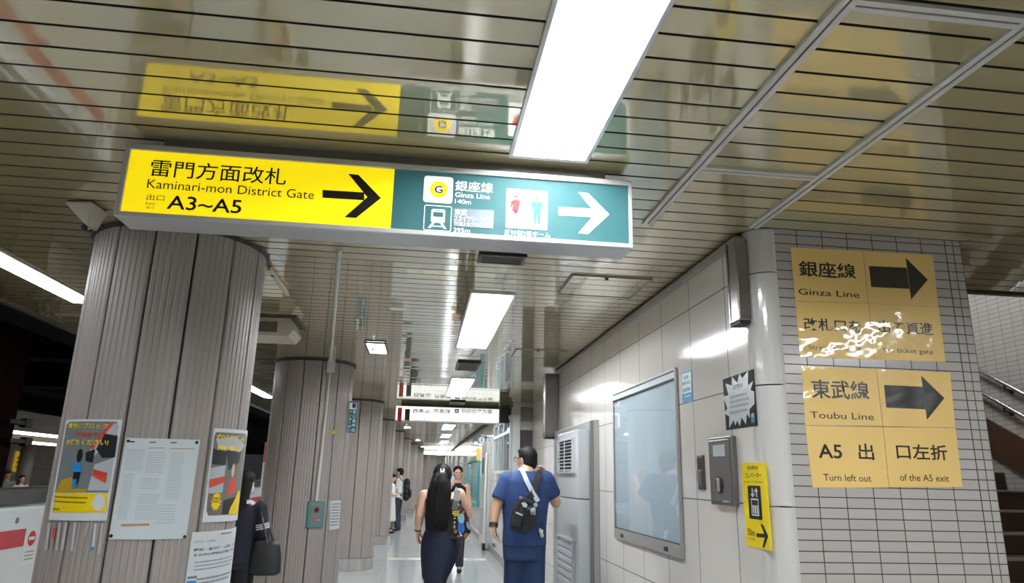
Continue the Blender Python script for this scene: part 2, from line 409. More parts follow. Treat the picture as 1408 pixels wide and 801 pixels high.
# ================================================================== trackside
M_track = mat('track_dark', '0c0b0b', .9)
b = BM(); box(b, -7.2, XP, -9.5, YEND, -1.3, -1.2); struct('floor_trackbed', b, M_track)
b = BM(); box(b, -11.5, -7.2, -9.5, YEND, -.2, 0); struct('floor_opposite', b, mat('opposite_floor', '8b8a86', .3))
M_opw = grid_mat('opposite_wall_panels', 'b3afa8', '8a857e', (1, 1.2, 0, .02), (2, 1.3, .1, .015), rough=.3, var=.04)
b = BM(); box(b, -11.6, -11.5, -9.5, YEND, 0, 4); struct('wall_opposite', b, M_opw)
M_soff = mat('tunnel_black', '060606', .9, spec=.05)
b = BM(); box(b, -11.6, XP-.03, -9.5, YEND, 3.3, 3.5); struct('ceiling_tunnel', b, M_soff)
b = BM(); box(b, -11.5, -7.2, -9.5, YEND, 2.5, 3.3); struct('ceiling_opposite', b, M_soff)
b = BM(); box(b, XP-.5, XP-.05, -9.5, YEND, 2.72, 3.3); box(b, -7.2, -6.5, -9.5, YEND, 2.75, 3.3); struct('beam_tunnel', b, mat('tunnel_beam', '1c1c1f', .9, spec=.1))
for i, yb in enumerate((5.6, 8.9, 12.2, 15.5)):
    b = BM(); box(b, -6.6, XP-.5, yb, yb+.4, 2.75, 3.3); struct('beam_cross_%d' % (i+1), b, mat('tunnel_beam2', '121214', .9, spec=.1))
# red-brown steel pillar between the tracks with two black brackets
q = onx(24, 565, -4.65)
t = thing('track_pillar', 'dark red-brown steel pillar between the tracks at the left edge', 'pillar', (-4.9, q.y, -1.2))
b = BM(); yc = onx(24, 565, -4.65).y-.1
for (x0, x1, y0, y1) in ((-5.15, -5.1, yc-.62, yc+.1), (-4.7, -4.65, yc-.62, yc+.1), (-5.1, -4.7, yc-.28, yc-.24)): box(b, x0, x1, y0, y1, -1.2, 3.3)
link('column_section', b, mat('pillar_red_brown', '1a0806', .9, spec=.05), t)
for py in (580, 606):
    c = onx(17, py, -4.66); b = BM(); box(b, -4.7, -4.55, c.y-.25, c.y+.18, c.z-.025, c.z+.025, .006); box(b, -4.62, -4.54, c.y+.06, c.y+.2, c.z-.05, c.z+.05, .01); link('bracket', b, M_dark, t)


# ================================================================== ceiling fittings
def light_fixture(i, y0, label):
    x0 = light_x(y0); x1 = x0+.31; y1 = y0+LLEN
    t = thing('ceiling_light', label, 'ceiling light', ((x0+x1)/2, (y0+y1)/2, H), 'fluorescent ceiling lights along the corridor')
    b = BM()
    for (a, c, e, f) in ((x0, x0+.014, y0-.01, y1+.01), (x1-.014, x1, y0-.01, y1+.01), (x0+.014, x1-.014, y0-.01, y0+.012), (x0+.014, x1-.014, y1-.012, y1+.01)): box(b, a, c, e, f, H-.012, H+.05)
    link('frame', b, mat('lamp_frame', 'c4c4c2', .35, .3), t)
    b = BM(); pr = [(x0+.013, H+.0), (x0+.013, H+.004), (x0+.06, H+.085), (x1-.06, H+.085), (x1-.013, H+.004), (x1-.013, H)]
    ir = [(x0+.016, H), (x0+.064, H+.08), (x1-.064, H+.08), (x1-.016, H)]
    A = [[b.verts.new((x, yy, z)) for x, z in ir] for yy in (y0+.014, y1-.014)]
    for k in range(3): b.faces.new((A[0][k], A[0][k+1], A[1][k+1], A[1][k]))
    for r in A: b.faces.new(r)
    bmesh.ops.recalc_face_normals(b, faces=b.faces)
    link('reflector', b, M_tray, t)
    for xx in (x0+.105, x1-.105):
        for ya, yb in ((y0+.07, (y0+y1)/2-.03), ((y0+y1)/2+.03, y1-.07)):
            b = BM(); cyl(b, (xx, ya, H+.04), (xx, yb, H+.04), .0165, seg=12); link('tube', b, M_tube, t, smooth=True)
            for q0, q1 in ((ya-.04, ya), (yb, yb+.04)):
                b = BM(); box(b, xx-.012, xx+.012, q0, q1, H+.02, H+.08, .004); link('lamp_holder', b, M_tray, t)
    return t
def unseen_lamp_at(x, y, z, label):
    b0 = globals()['light_x']; globals()['light_x'] = lambda _: x
    t = light_fixture(0, y, label); globals()['light_x'] = b0
    for o in [t]: o.location.z = z
    return t
NTH = ['nearest', 'second', 'third', 'fourth', 'fifth', 'sixth', 'seventh', 'eighth', 'ninth', 'tenth', 'eleventh', 'twelfth']
for i, (y0, _) in enumerate(LIGHTS):
    j = i-2
    lab = {-2: 'ceiling light behind the camera, farther one', -1: 'ceiling light behind the camera, closer one',
           0: 'large bright fluorescent ceiling light above the yellow and green sign', 1: 'bright ceiling light just beyond the yellow and green sign',
           2: 'bright ceiling light just before the white platform sign'}.get(j) or 'small bright ceiling light, %s beyond the white platform sign' % {3: 'first', 4: 'second', 5: 'third', 6: 'fourth', 7: 'fifth', 8: 'sixth', 9: 'seventh', 10: 'eighth'}[j]
    light_fixture(i, y0, lab)

unseen_lamp_at(3.9, 4.9, 4.49, 'ceiling light over the stairs, above the frame')  # out of view, added to brighten the dark stairwell
unseen_lamp_at(3.25, -.55, H-.1, 'ceiling light in front of the stairs, right of the frame')  # out of view, added to light the tiles and put glare on the cards
# bare strip lights over the platform edge
for i, (y0, y1, lab) in enumerate(((1.2, 5.5, 'long glaring strip light over the platform edge, left of the poster column'), (8.1, 12.2, 'strip light over the platform edge, seen between the first two columns'), (15.0, 19.0, 'strip light over the platform edge, beyond the second column'))):
    t = thing('strip_light', lab, 'ceiling light', (-2.56, y0, H), 'strip lights over the platform edge')
    b = BM(); box(b, -2.655, -2.465, y0, y1, H-.012, H-.0025, .003); link('housing', b, M_white, t)
    n = 3
    for k in range(n):
        a, c = y0+.06+(y1-y0-.12)/n*k, y0+.06+(y1-y0-.12)/n*(k+1)
        b = BM(); prism(b, [(-2.645, a+.016, H-.0115), (-2.475, a+.016, H-.0115), (-2.49, a+.016, H-.02), (-2.63, a+.016, H-.02)], (0, c-a-.03, 0)); link('diffuser', b, mat('strip_glow', 'f6faff', .5, emit=17), t)
        b = BM(); box(b, -2.645, -2.475, a-.012, a+.016, H-.022, H-.011, .002); link('lamp_holder', b, M_white, t)

# small square emergency lights with a hanging sensor
for i, (x, y0, lab) in enumerate(((-.48, 6.58, 'small square lit emergency light on the ceiling by the second column'), (-.38, 18.5, 'small emergency light under the white platform sign, by the far columns'), (-.12, 25.4, 'tiny emergency light beside the far columns, nearer of two'), (.08, 31.3, 'tiny emergency light beside the far columns, farther of two'))):
    t = thing('emergency_light', lab, 'ceiling light', (x, y0+.3, H), 'square emergency lights beside the columns')
    b = BM()
    for (a, c, e, f) in ((x-.1, x-.085, y0, y0+.62), (x+.085, x+.1, y0, y0+.62), (x-.085, x+.085, y0, y0+.015), (x-.085, x+.085, y0+.605, y0+.62)): box(b, a, c, e, f, H-.018, H-.002)
    link('frame', b, M_dkmetal, t)
    b = BM(); box(b, x-.085, x+.085, y0+.015, y0+.605, H-.012, H-.003); link('diffuser', b, mat('emergency_glow', 'eef6ff', .5, emit=5), t)
    b = BM(); cyl(b, (x-.02, y0+.05, H-.06), (x-.02, y0+.05, H-.016), .006, seg=8); ball(b, (x-.02, y0+.05, H-.065), .014, 10, 8); link('sensor', b, M_white, t, smooth=True)

# air vents, flush in the ceiling
for i, (y0, y1, x0, x1, lab) in enumerate(((3.66, 3.83, .262, .53, 'dark air vent in the ceiling right behind the big sign'), (7.5, 8.1, .345, .60, 'dark air vent in the ceiling between two bright ceiling lights'), (11.7, 12.3, .44, .70, 'dark air vent in the ceiling above the white platform sign'))):
    t = thing('ceiling_vent', lab, 'vent', ((x0+x1)/2, (y0+y1)/2, H), 'ceiling air vents')
    b = BM()
    for (a, c, e, f) in ((x0, x0+.022, y0, y1), (x1-.022, x1, y0, y1), (x0+.022, x1-.022, y0, y0+.022), (x0+.022, x1-.022, y1-.022, y1)): box(b, a, c, e, f, H-.02, H-.002, .003)
    link('frame', b, mat('vent_frame', '35322e', .4, .3), t)
    b = BM(); box(b, x0+.02, x1-.02, y0+.02, y1-.02, H-.008, H-.003); link('backing', b, mat('vent_inside', '2c261b', .7), t)
    n = max(4, int((y1-y0)/.03))
    b = BM()
    for k in range(n):
        yy = y0+.022+(y1-y0-.044)*(k+.5)/n; box(b, x0+.022, x1-.022, yy-.004, yy+.004, H-.018, H-.006)
    link('louvre', b, mat('vent_louvre', '6b6355', .45, .3), t)

# access hatches: a panel with thin metal edges and a small catch
for i, (x0, x1, y0, y1, lab) in enumerate(((.853, 1.363, 4.0, 4.47, 'square access hatch in the ceiling just behind the big sign by the wall'), (.865, 1.365, 6.62, 7.05, 'square access hatch in the ceiling farther along the corridor by the wall'))):
    t = thing('ceiling_hatch', lab, 'hatch', ((x0+x1)/2, (y0+y1)/2, H), 'ceiling access hatches')
    b = BM(); box(b, x0+.012, x1-.012, y0+.012, y1-.012, H-.006, H-.001); link('panel', b, M_slat, t)
    b = BM()
    for (a, c, e, f) in ((x0, x0+.012, y0, y1), (x1-.012, x1, y0, y1), (x0+.012, x1-.012, y1-.008, y1), (x0+.012, x1-.012, y0, y0+.006)): box(b, a, c, e, f, H-.009, H)
    link('frame', b, mat('hatch_edge', '8a8272', .4, .4), t)
    b = BM()
    for k in range(1, 4):
        yy = 1.86+pit*math.ceil((y0-1.86)/pit)+pit*(k-1)
        if yy < y1-.02: box(b, x0+.012, x1-.012, yy-.0035, yy+.0035, H-.0065, H-.0005)
    link('joint', b, mat('hatch_joint', '6d654f', .8), t)
    b = BM(); cyl(b, ((x0+x1)/2-.03, y0+.03, H-.016), ((x0+x1)/2-.03, y0+.03, H-.006), .012); link('catch', b, M_dkmetal, t)

# ceiling loudspeaker box beside the poster column
t = thing('wall_speaker', 'small white wedge-shaped speaker under the ceiling left of the poster column', 'speaker', (-1.66, 3.33, H))
b = BM(); A = [(-1.71, 3.27), (-1.575, 3.25), (-1.56, 3.40), (-1.66, 3.45), (-1.72, 3.40)]
top = [b.verts.new((x, y, 2.692)) for x, y in A]; bot = [b.verts.new((-1.60+(x+1.64)*.42, 3.30+(y-3.34)*.5, 2.565+(.05 if x < -1.65 else 0))) for x, y in A]
b.faces.new(top); b.faces.new(bot[::-1])
for k in range(5): b.faces.new((top[k], bot[k], bot[(k+1) % 5], top[(k+1) % 5]))
bmesh.ops.recalc_face_normals(b, faces=b.faces); bmesh.ops.bevel(b, geom=b.edges[:], offset=.008, segments=2, affect='EDGES')
link('housing', b, mat('speaker_plastic', 'c9c2b6', .45), t)
b = BM(); box(b, -1.70, -1.58, 3.28, 3.42, 2.688, H, .003); link('bracket', b, M_dkmetal, t)
b = BM(); cyl(b, (-1.60, 3.285, 2.575), (-1.602, 3.276, 2.572), .014); link('lens', b, M_dark, t)

# pale ceiling unit with a dark grille behind the poster column
t = thing('ceiling_air_unit', 'pale box with a dark grille hanging from the ceiling between the first two columns', 'air unit', (-1.3, 5.8, H))
b = BM(); prism(b, [(-1.62, 5.66, H), (-1.10, 5.66, H), (-1.06, 5.66, 2.60), (-1.10, 5.66, 2.545), (-1.62, 5.66, 2.545)], (0, .38, 0)); link('housing', b, mat('air_unit_enamel', 'bdb3a2', .35), t)
b = BM(); box(b, -1.60, -1.19, 5.652, 5.662, 2.572, 2.655, .002); link('grille', b, mat('air_unit_grille', '5f584b', .6), t)
b = BM(); box(b, -1.65, -1.04, 5.62, 6.1, H-.012, H, .003); link('flange', b, mat('air_unit_flange', '3c342a', .5), t)

# pale conduit on the ceiling and down the second column
t = thing('ceiling_bar', 'short pale bar lying across the ceiling slats right of the poster column', 'bar', (-.97, 4.5, H))
b = BM(); box(b, -.985, -.955, 4.2, 4.83, H-.03, H-.001, .006); link('cover', b, mat('bar_cream', 'c2b598', .4), t)
b = BM(); box(b, -.98, -.96, 4.30, 4.33, H-.034, H-.03); link('clip', b, M_dkmetal, t)

# ================================================================== hanging signs
M_yel = mat('sign_yellow_backlit', 'ffe413', .45, spec=.25, emit=SIGN_POWER*.7)
M_grn = mat('sign_green_backlit', '2c5254', .5, spec=.15, emit=SIGN_POWER*.6)
M_wlit = mat('sign_white_backlit', 'd2d4d4', .5, spec=.15, emit=SIGN_POWER*.75)
M_ink = mat('sign_ink', '141210', .35)
M_gold = mat('sign_ring_yellow', 'ffdc00', .3, emit=SIGN_POWER*.85)
M_redlit = mat('sign_red', '8a1820', .5, spec=.2, emit=.5)
M_blulit = mat('sign_blue', '25567a', .5, spec=.2, emit=.5)
M_olive = mat('sign_small_print', '8a7a10', .4)
SG = Flat('y', 2.515)
a, g = zz(160, 190, 400/1408), zz(530, 220, 360/1408)
t = thing('station_sign', 'large yellow and green illuminated direction sign hanging from the ceiling', 'sign', (-.18, 2.585, 2.7))
X0, X1, Z0, Z1, XM = -1.137, .779, 2.372, 2.655, -.158
b = BM(); box(b, X0, X1, 2.52, 2.66, Z0, Z1, .004); hs = link('housing', b, mat('sign_housing', 'b9b8b6', .3, .35), t)
b = BM()
for (p, q, r, s) in ((X0, X1, Z0, Z0+.018), (X0, X1, Z1-.022, Z1), (X0, X0+.02, Z0+.018, Z1-.022), (X1-.014, X1, Z0+.018, Z1-.022)): box(b, p, q, 2.506, 2.521, r, s, .002)
link('frame', b, mat('sign_frame', 'c3c3c1', .28, .35), t)
b = BM(); box(b, X0+.12, X1-.1, 2.54, 2.64, Z1, H-.001); link('mount', b, mat('sign_mount', '77736b', .4, .3), t)
b = BM(); box(b, X0+.02, XM, 2.516, 2.53, Z0+.018, Z1-.022); yp = link('yellow_panel', b, M_yel, t)
b = BM(); box(b, XM, X1-.014, 2.516, 2.53, Z0+.018, Z1-.022); gp = link('green_panel', b, M_grn, t)
D = .001
def on(name, f, items, mt, par, d=D):
    if name.endswith('lettering'):
        for it in items: link(name, art(SG, [it], d), mt, t, par)
    else: link(name, art(SG, items, d), mt, t, par)
def T(f, s, tl, tr, br, bl, bold=0): return ('t', s, QB(SG, f, tl, tr, br, bl), bold)
on('lettering', a, [T(a, '雷門方面改札', (168, 102), (825, 145), (822, 226), (165, 186), .006)], M_ink, yp)
on('lettering', a, [T(a, 'Kaminari-mon District Gate', (150, 200), (958, 250), (958, 293), (150, 243))], M_ink, yp)
on('lettering', a, [T(a, 'A3~A5', (248, 278), (608, 296), (606, 362), (246, 346), .012)], M_ink, yp)
on('small_lettering', a, [T(a, '出口', (147, 270), (233, 276), (233, 303), (147, 299))], M_ink, yp)
on('small_lettering', a, [T(a, 'Exit', (143, 308), (190, 311), (190, 323), (143, 320)), T(a, '출구', (143, 328), (186, 330), (186, 343), (143, 341))], M_olive, yp)
P_ = lambda f, *pts: ('p', Q(SG, f, *pts))
on('arrow', a, [P_(a, (998, 250), (1200, 262), (1200, 300), (998, 288)), P_(a, (1122, 172), (1172, 177), (1281, 290), (1215, 285)), P_(a, (1281, 290), (1160, 386), (1103, 382), (1215, 285))], M_ink, yp)
# green half
on('line_symbol', g, [('p', rrect(*QB(SG, g, (207, 84), (364, 92), (361, 235), (204, 225)), .012))], M_wlit, gp)
c = SG.uv(*g(286, 158)); on('line_ring', g, [('ring', c, .0335, .0175)], M_gold, gp, .002)
on('lettering', g, [T(g, 'G', (264, 137), (309, 140), (309, 180), (264, 177), .02)], M_ink, gp, .002)
on('lettering', g, [T(g, '銀座線', (375, 110), (580, 122), (578, 178), (375, 166), .01), T(g, 'Ginza Line', (375, 172), (561, 184), (560, 210), (375, 200), .01), T(g, '140m', (374, 209), (461, 214), (459, 238), (373, 233), .01)], M_wlit, gp)
u0, v0, u1, v1 = QB(SG, g, (207, 241), (357, 248), (353, 385), (205, 377))
def N(x, y): return (u0+(u1-u0)*x, v0+(v1-v0)*y)
def NR(x0, y0, x1, y1): return ('r', (*N(x0, y0), *N(x1, y1)))
ring = rrect(u0, v0, u1, v1, .007); inn = rrect(u0+.003, v0+.003, u1-.003, v1-.003, .005)
fr = [('p', [ring[i], ring[(i+1) % len(ring)], inn[(i+1) % len(ring)], inn[i]]) for i in range(len(ring))]
on('train_symbol', g, fr+[('p', rrect(*N(.26, .32), *N(.76, .86), .008)), ('p', [N(.30, .30), N(.40, .30), N(.26, .1), N(.16, .1)]), ('p', [N(.60, .30), N(.70, .30), N(.84, .1), N(.74, .1)]), NR(.24, .16, .76, .2)], M_wlit, gp)
on('train_window', g, [('p', rrect(*N(.33, .55), *N(.69, .74), .003)), NR(.42, .78, .6, .81), ('o', N(.35, .42), .0022), ('o', N(.67, .42), .0022)], M_grn, gp, .002)
M_patch = mat('sign_patch', '55646c', .4)
on('patch', g, [P_(g, (365, 258), (583, 270), (580, 368), (362, 356))], M_patch, gp, .0015)
on('lettering', g, [T(g, '東武', (372, 263), (439, 267), (438, 299), (371, 296), .008), T(g, 'スカイツリーライン', (370, 299), (573, 308), (572, 338), (369, 332), .008), T(g, 'TOBU SKYTREE Line', (368, 335), (568, 343), (567, 362), (367, 355), .008)], M_wlit, gp, .0025)
on('lettering', g, [T(g, '395m', (366, 362), (455, 368), (454, 393), (365, 388), .01), T(g, '反対側2番ホーム', (640, 374), (886, 386), (885, 418), (638, 406), .004)], M_wlit, gp)
bx = QB(SG, g, (650, 153), (873, 167), (870, 379), (646, 363)); on('toilet_symbol', g, [('p', rrect(*bx, .006))], M_wlit, gp)
on('woman_symbol', g, [('o', SG.uv(*g(703, 196)), .0058), P_(g, (688, 214), (722, 216), (724, 232), (718, 262), (706, 288), (694, 280), (680, 272), (686, 238), (678, 256), (671, 252), (676, 222)), P_(g, (694, 270), (705, 278), (700, 292), (692, 284))], M_redlit, gp, .002)
on('man_symbol', g, [('o', SG.uv(*g(815, 206)), .0058), P_(g, (788, 224), (842, 227), (846, 236), (845, 276), (837, 275), (836, 248), (830, 345), (818, 344), (815, 292), (808, 343), (796, 342), (796, 246), (791, 272), (782, 271), (783, 232))], M_blulit, gp, .002)
on('divider', g, [P_(g, (757, 192), (764, 192), (762, 340), (755, 340))], mat('sign_divider', 'a8a9a6', .4), gp, .002)
on('white_arrow', g, [P_(g, (931, 252), (1130, 262), (1130, 308), (930, 297)), P_(g, (1035, 172), (1090, 178), (1204, 292), (1128, 286)), P_(g, (1204, 292), (1090, 398), (1036, 393), (1128, 286))], M_wlit, gp)

# white platform sign farther down
Y2 = 12.25; S2 = Flat('y', Y2-.005); f2 = zz(540, 550, 155/1408)
t = thing('platform_sign', 'long white illuminated platform sign with red bar and black figure 1', 'sign', (.45, Y2+.1, H))
c0, c1 = S2.uv(*f2(18, 280)), S2.uv(*f2(1342, 85)); X0, X1 = c0[0], c1[0]; Z0, Z1 = S2.uv(*f2(700, 272))[1], S2.uv(*f2(700, 84))[1]
b = BM(); box(b, X0, X1, Y2, Y2+.16, Z0, Z1, .01); link('housing', b, mat('sign2_housing', 'cfcfcd', .3, .2), t)
b = BM(); box(b, X0+.1, X1-.02, Y2+.03, Y2+.13, Z1, H-.001); link('mount', b, mat('sign_mount2', '4a463e', .5, .2), t)
b = BM(); box(b, X0+.02, X1-.02, Y2-.004, Y2+.005, Z0+.012, Z1-.012); wp = link('white_panel', b, mat('platform_sign_glow', 'f4f6f3', .3, emit=.82), t)
b = BM(); box(b, X1, XW, Y2+.02, Y2+.14, Z0+.02, H-.001); link('side_mount', b, mat('sign_mount_dark', '2c2a27', .5), t)
def T2(s, tl, tr, br, bl, bold=0): return ('t', s, QB(S2, f2, tl, tr, br, bl), bold)
link('red_bar', art(S2, [('p', Q(S2, f2, (65, 90), (118, 92), (108, 264), (55, 262)))], .001), mat('platform_red', 'b5221f', .4), t, wp)
link('figure', art(S2, [T2('1', (152, 108), (216, 110), (210, 252), (150, 250), .02)], .001), M_ink, t, wp)
M_pale = mat('pale_print', '6f706d', .5)
for it in (T2('西馬込', (250, 106), (470, 108), (468, 160), (248, 160), .02), T2('京急線', (510, 106), (722, 108), (720, 162), (508, 162), .02), T2('羽田空港方面', (850, 108), (1245, 108), (1243, 164), (848, 164), .02)): link('lettering', art(S2, [it], .001), M_pale, t, wp)
link('small_lettering', art(S2, [T2('for Nishi-magome, Keikyu Line, for Haneda Airport', (300, 185), (1240, 188), (1240, 206), (300, 204))], .001), mat('paler_print', 'a0a19e', .5), t, wp)
link('small_lettering', art(S2, [T2('A01-A17', (248, 228), (475, 230), (474, 252), (246, 252))], .001), M_pale, t, wp)
q0, w0, q1, w1 = QB(S2, f2, (775, 108), (828, 108), (826, 160), (773, 160))
pl = BM(); link('aircraft_symbol', art(S2, [('p', rrect(q0, w0, q1, w1, .01))], .001), M_ink, t, wp)
cx, cz, s_ = (q0+q1)/2, (w0+w1)/2, (q1-q0)
link('aircraft_shape', art(S2, [('p', [(cx-.04*s_, cz-.4*s_), (cx+.04*s_, cz-.4*s_), (cx+.06*s_, cz+.4*s_), (cx, cz+.46*s_), (cx-.06*s_, cz+.4*s_)]), ('p', [(cx, cz+.18*s_), (cx-.42*s_, cz-.12*s_), (cx-.42*s_, cz-.22*s_), (cx, cz-.06*s_)]), ('p', [(cx, cz+.18*s_), (cx, cz-.06*s_), (cx+.42*s_, cz-.22*s_), (cx+.42*s_, cz-.12*s_)])], .002), M_wlit, t, wp)

Y3 = 36.; S3 = Flat('y', Y3-.005)
c0, c1 = S3.uv(577, 624.5), S3.uv(623, 615.5)
t = thing('platform_sign', 'distant white illuminated sign near the far end of the corridor', 'sign', ((c0[0]+c1[0])/2, Y3+.1, H))
b = BM(); box(b, c0[0], c1[0], Y3, Y3+.16, c0[1], c1[1], .01); link('housing', b, mat('sign2_housing', 'cfcfcd', .3, .2), t)
b = BM(); box(b, c0[0]+.1, c1[0]-.1, Y3+.03, Y3+.13, c1[1], H-.001); link('mount', b, mat('sign_mount2', '4a463e', .5, .2), t)
b = BM(); box(b, c0[0]+.02, c1[0]-.02, Y3-.004, Y3+.005, c0[1]+.02, c1[1]-.02); wp = link('white_panel', b, mat('platform_sign_glow', 'f4f6f3', .3, emit=.82), t)
link('lettering', art(S3, greek(c0[0]+.1, c1[1]-.17, c1[0]-.2, c1[1]-.07, 1, .8, 4), .002), M_pale, t, wp)

# ================================================================== laminated cards on the tiled wall
ST = Flat('y', YT)
def card_mat(name, bump, bs): return mat(name, 'e8c374', .42, coat=1, bump=bump, bscale=bs, coat_rough=.06)
CM1, CM2 = card_mat('card_yellow_flat', .0007, 9), card_mat('card_yellow_warped', .0095, 7); CM3 = card_mat('card_yellow_wavy', .007, 4.5)
f3, f7 = zz(1056, 300, .25), zz(928, 528, 480/1408)
IK = {k: mat('card_ink_'+k, '17140f', .35, coat=.8, bump=v, bscale=s, coat_rough=.06) for k, v, s in (('flat', .0007, 9), ('warped', .0095, 7), ('wavy', .007, 4.5))}
def card(label, mt, x, pts, items, ink):
    ink = IK[mt.name.split('_')[-1]]
    uv = Q(ST, x, *pts); cu = sum(p[0] for p in uv)/4; cv = sum(p[1] for p in uv)/4
    t = thing('notice_card', label, 'notice', (cu, YT, cv), 'yellow laminated cards on the tiled wall')
    b = BM(); n = 24
    def at(s, r):
        A = [uv[0][k]+(uv[1][k]-uv[0][k])*s for k in (0, 1)]; B = [uv[3][k]+(uv[2][k]-uv[3][k])*s for k in (0, 1)]
        return A[0]+(B[0]-A[0])*r, A[1]+(B[1]-A[1])*r
    rows = []
    for j in range(n+1):
        rows.append([])
        for i in range(n+1):
            u, v = at(i/n, j/n); rows[-1].append(b.verts.new(ST.to3(u, v, .0022)))
    fs = [b.faces.new((rows[j+1][i], rows[j+1][i+1], rows[j][i+1], rows[j][i])) for j in range(n) for i in range(n)]
    r = bmesh.ops.extrude_face_region(b, geom=fs)
    bmesh.ops.translate(b, verts=[q for q in r['geom'] if isinstance(q, bmesh.types.BMVert)], vec=(0, .002, 0)); bmesh.ops.recalc_face_normals(b, faces=b.faces)
    sh = link('sheet', b, mt, t, smooth=False)
    for nm, it in items: link(nm, art(ST, it, .0026), ink, t, sh)
M_cink = None
TC = lambda f, s, tl, tr, br, bl, bold=0: ('t', s, QB(ST, f, tl, tr, br, bl), bold)
card('yellow card reading Ginza Line, upper left of the upper four', CM1, f3, ((122, 160), (519, 180), (549, 466), (150, 454)), [('lettering', [TC(f3, '銀座線', (165, 234), (479, 250), (480, 335), (172, 320), .016)]), ('lettering', [TC(f3, 'Ginza Line', (166, 386), (500, 404), (502, 435), (166, 422), .004)])], M_cink)
card('yellow card with black arrow, upper right of the upper four', CM1, f3, ((522, 180), (905, 203), (935, 488), (552, 466)), [('arrow', [('p', Q(ST, f3, (553, 263), (760, 272), (776, 388), (566, 378))), ('p', Q(ST, f3, (755, 217), (877, 338), (785, 447)))])], M_cink)
card('crinkled yellow card reading Straight out of, lower left of the upper four', CM2, f3, ((150, 457), (550, 468), (581, 776), (175, 760)), [('lettering', [TC(f3, '改札口を', (193, 546), (510, 560), (510, 630), (196, 614), .016)]), ('lettering', [TC(f3, 'Straight out of', (220, 694), (511, 708), (510, 738), (222, 727), .002)])], M_cink)
card('crinkled yellow card reading the ticket gate, lower right of the upper four', CM2, f3, ((553, 468), (937, 490), (975, 788), (584, 776)), [('lettering', [TC(f3, '出て直進', (604, 562), (905, 572), (908, 642), (607, 632), .016)]), ('lettering', [TC(f3, 'the ticket gate', (630, 708), (905, 722), (908, 756), (632, 743), .002)])], M_cink)
I = zz(0, 0, 1)
card('yellow card reading Toubu Line, upper left of the lower four', CM2, I, ((1102, 503), (1204.3, 506.7), (1213, 585.6), (1107, 584)), [('lettering', [TC(I, '東武線', (1114, 521), (1194, 524), (1195, 550), (1116, 547), .016)]), ('lettering', [TC(f7, 'Toubu Line', (543, 110), (800, 118), (801, 142), (546, 139), .004)])], M_cink)
card('yellow card with black arrow, upper right of the lower four', CM2, I, ((1205.2, 506.7), (1306, 512), (1313, 587.5), (1214, 585.8)), [('arrow', [('p', Q(ST, I, (1215, 529), (1268, 531.5), (1272, 562.5), (1218, 560))), ('p', Q(ST, I, (1266, 516), (1298, 547), (1274, 577)))])], M_cink)
card('yellow card reading A5, Turn left out, lower left of the lower four', CM3, I, ((1107, 585), (1213.3, 586.7), (1221.5, 670), (1117, 670)), [('lettering', [TC(f7, 'A5', (578, 241), (672, 243), (673, 299), (576, 298), .016), TC(f7, '出', (737, 238), (800, 240), (801, 306), (740, 304), .016)]), ('lettering', [TC(f7, 'Turn left out', (597, 362), (790, 364), (790, 392), (600, 390), .002)])], M_cink)
card('yellow card reading of the A5 exit, lower right of the lower four', CM3, I, ((1214.2, 586.7), (1313.5, 588.3), (1323, 669), (1222.5, 669.5)), [('lettering', [TC(f7, '口左折', (891, 245), (1096, 240), (1097, 306), (893, 304), .016)]), ('lettering', [TC(f7, 'of the A5 exit', (905, 363), (1103, 363), (1103, 391), (907, 391), .002)])], M_cink)

# ================================================================== things on the right-hand wall
SW = Flat('x', XW); IP = zz(0, 0, 1)
# glazed notice case
t = thing('notice_case', 'large empty glazed notice case with aluminium frame on the white wall', 'notice case', (XW, -SW.uv(890, 640)[0], 1.07))
uv = Q(SW, IP, (846, 542), (931, 504), (942.5, 769), (847.5, 738)); u0 = (uv[0][0]+uv[3][0])/2; u1 = (uv[1][0]+uv[2][0])/2; v0 = (uv[2][1]+uv[3][1])/2; v1 = (uv[0][1]+uv[1][1])/2
y0, y1 = -u1, -u0
b = BM(); box(b, XW-.008, XW+.005, y0+.012, y1-.012, v0+.02, v1-.012); link('back_board', b, mat('case_board', 'e2ecee', .5), t)
b = BM()
for (p, q, r, s) in ((y0, y0+.013, v0, v1), (y1-.016, y1, v0, v1), (y0+.013, y1-.016, v0, v0+.075), (y0+.013, y1-.016, v1-.016, v1)): box(b, XW-.022, XW, p, q, r, s, .004)
fr = link('frame', b, M_alu, t)
for r_, s_ in ((v1-.068, v1-.06), (v1-.022, v1-.016), (v0+.075, v0+.079)):
    b = BM(); box(b, XW-.0225, XW-.012, y0+.016, y1-.018, r_, s_); link('seal', b, M_dark, t, fr)
b = BM(); box(b, XW-.02, XW-.012, y0+.014, y1-.017, v1-.06, v1-.022); link('top_band', b, mat('case_band', 'b5c2c6', .4), t, fr)
M_glass = glass('case_glass', 'fafdff')
b = BM(); box(b, XW-.018, XW-.016, y0+.012, y1-.015, v0+.07, v1-.055); link('pane', b, M_glass, t)
for yy in (y0+.25, y1-.22):
    b = BM(); box(b, XW-.028, XW-.021, yy-.03, yy+.03, v0+.018, v0+.045, .003); link('latch', b, M_dkmetal, t)

def plate(name, label, cat, surf, f, pts, mt, th=.003, group=None, d=None):
    uv = Q(surf, f, *pts); cu = sum(p[0] for p in uv)/len(uv); cv = sum(p[1] for p in uv)/len(uv)
    t = thing(name, label, cat, tuple(surf.to3(cu, cv, 0)), group)
    s = link('sheet', art(surf, [('p', uv)], d or th, th), mt, t)
    return t, s
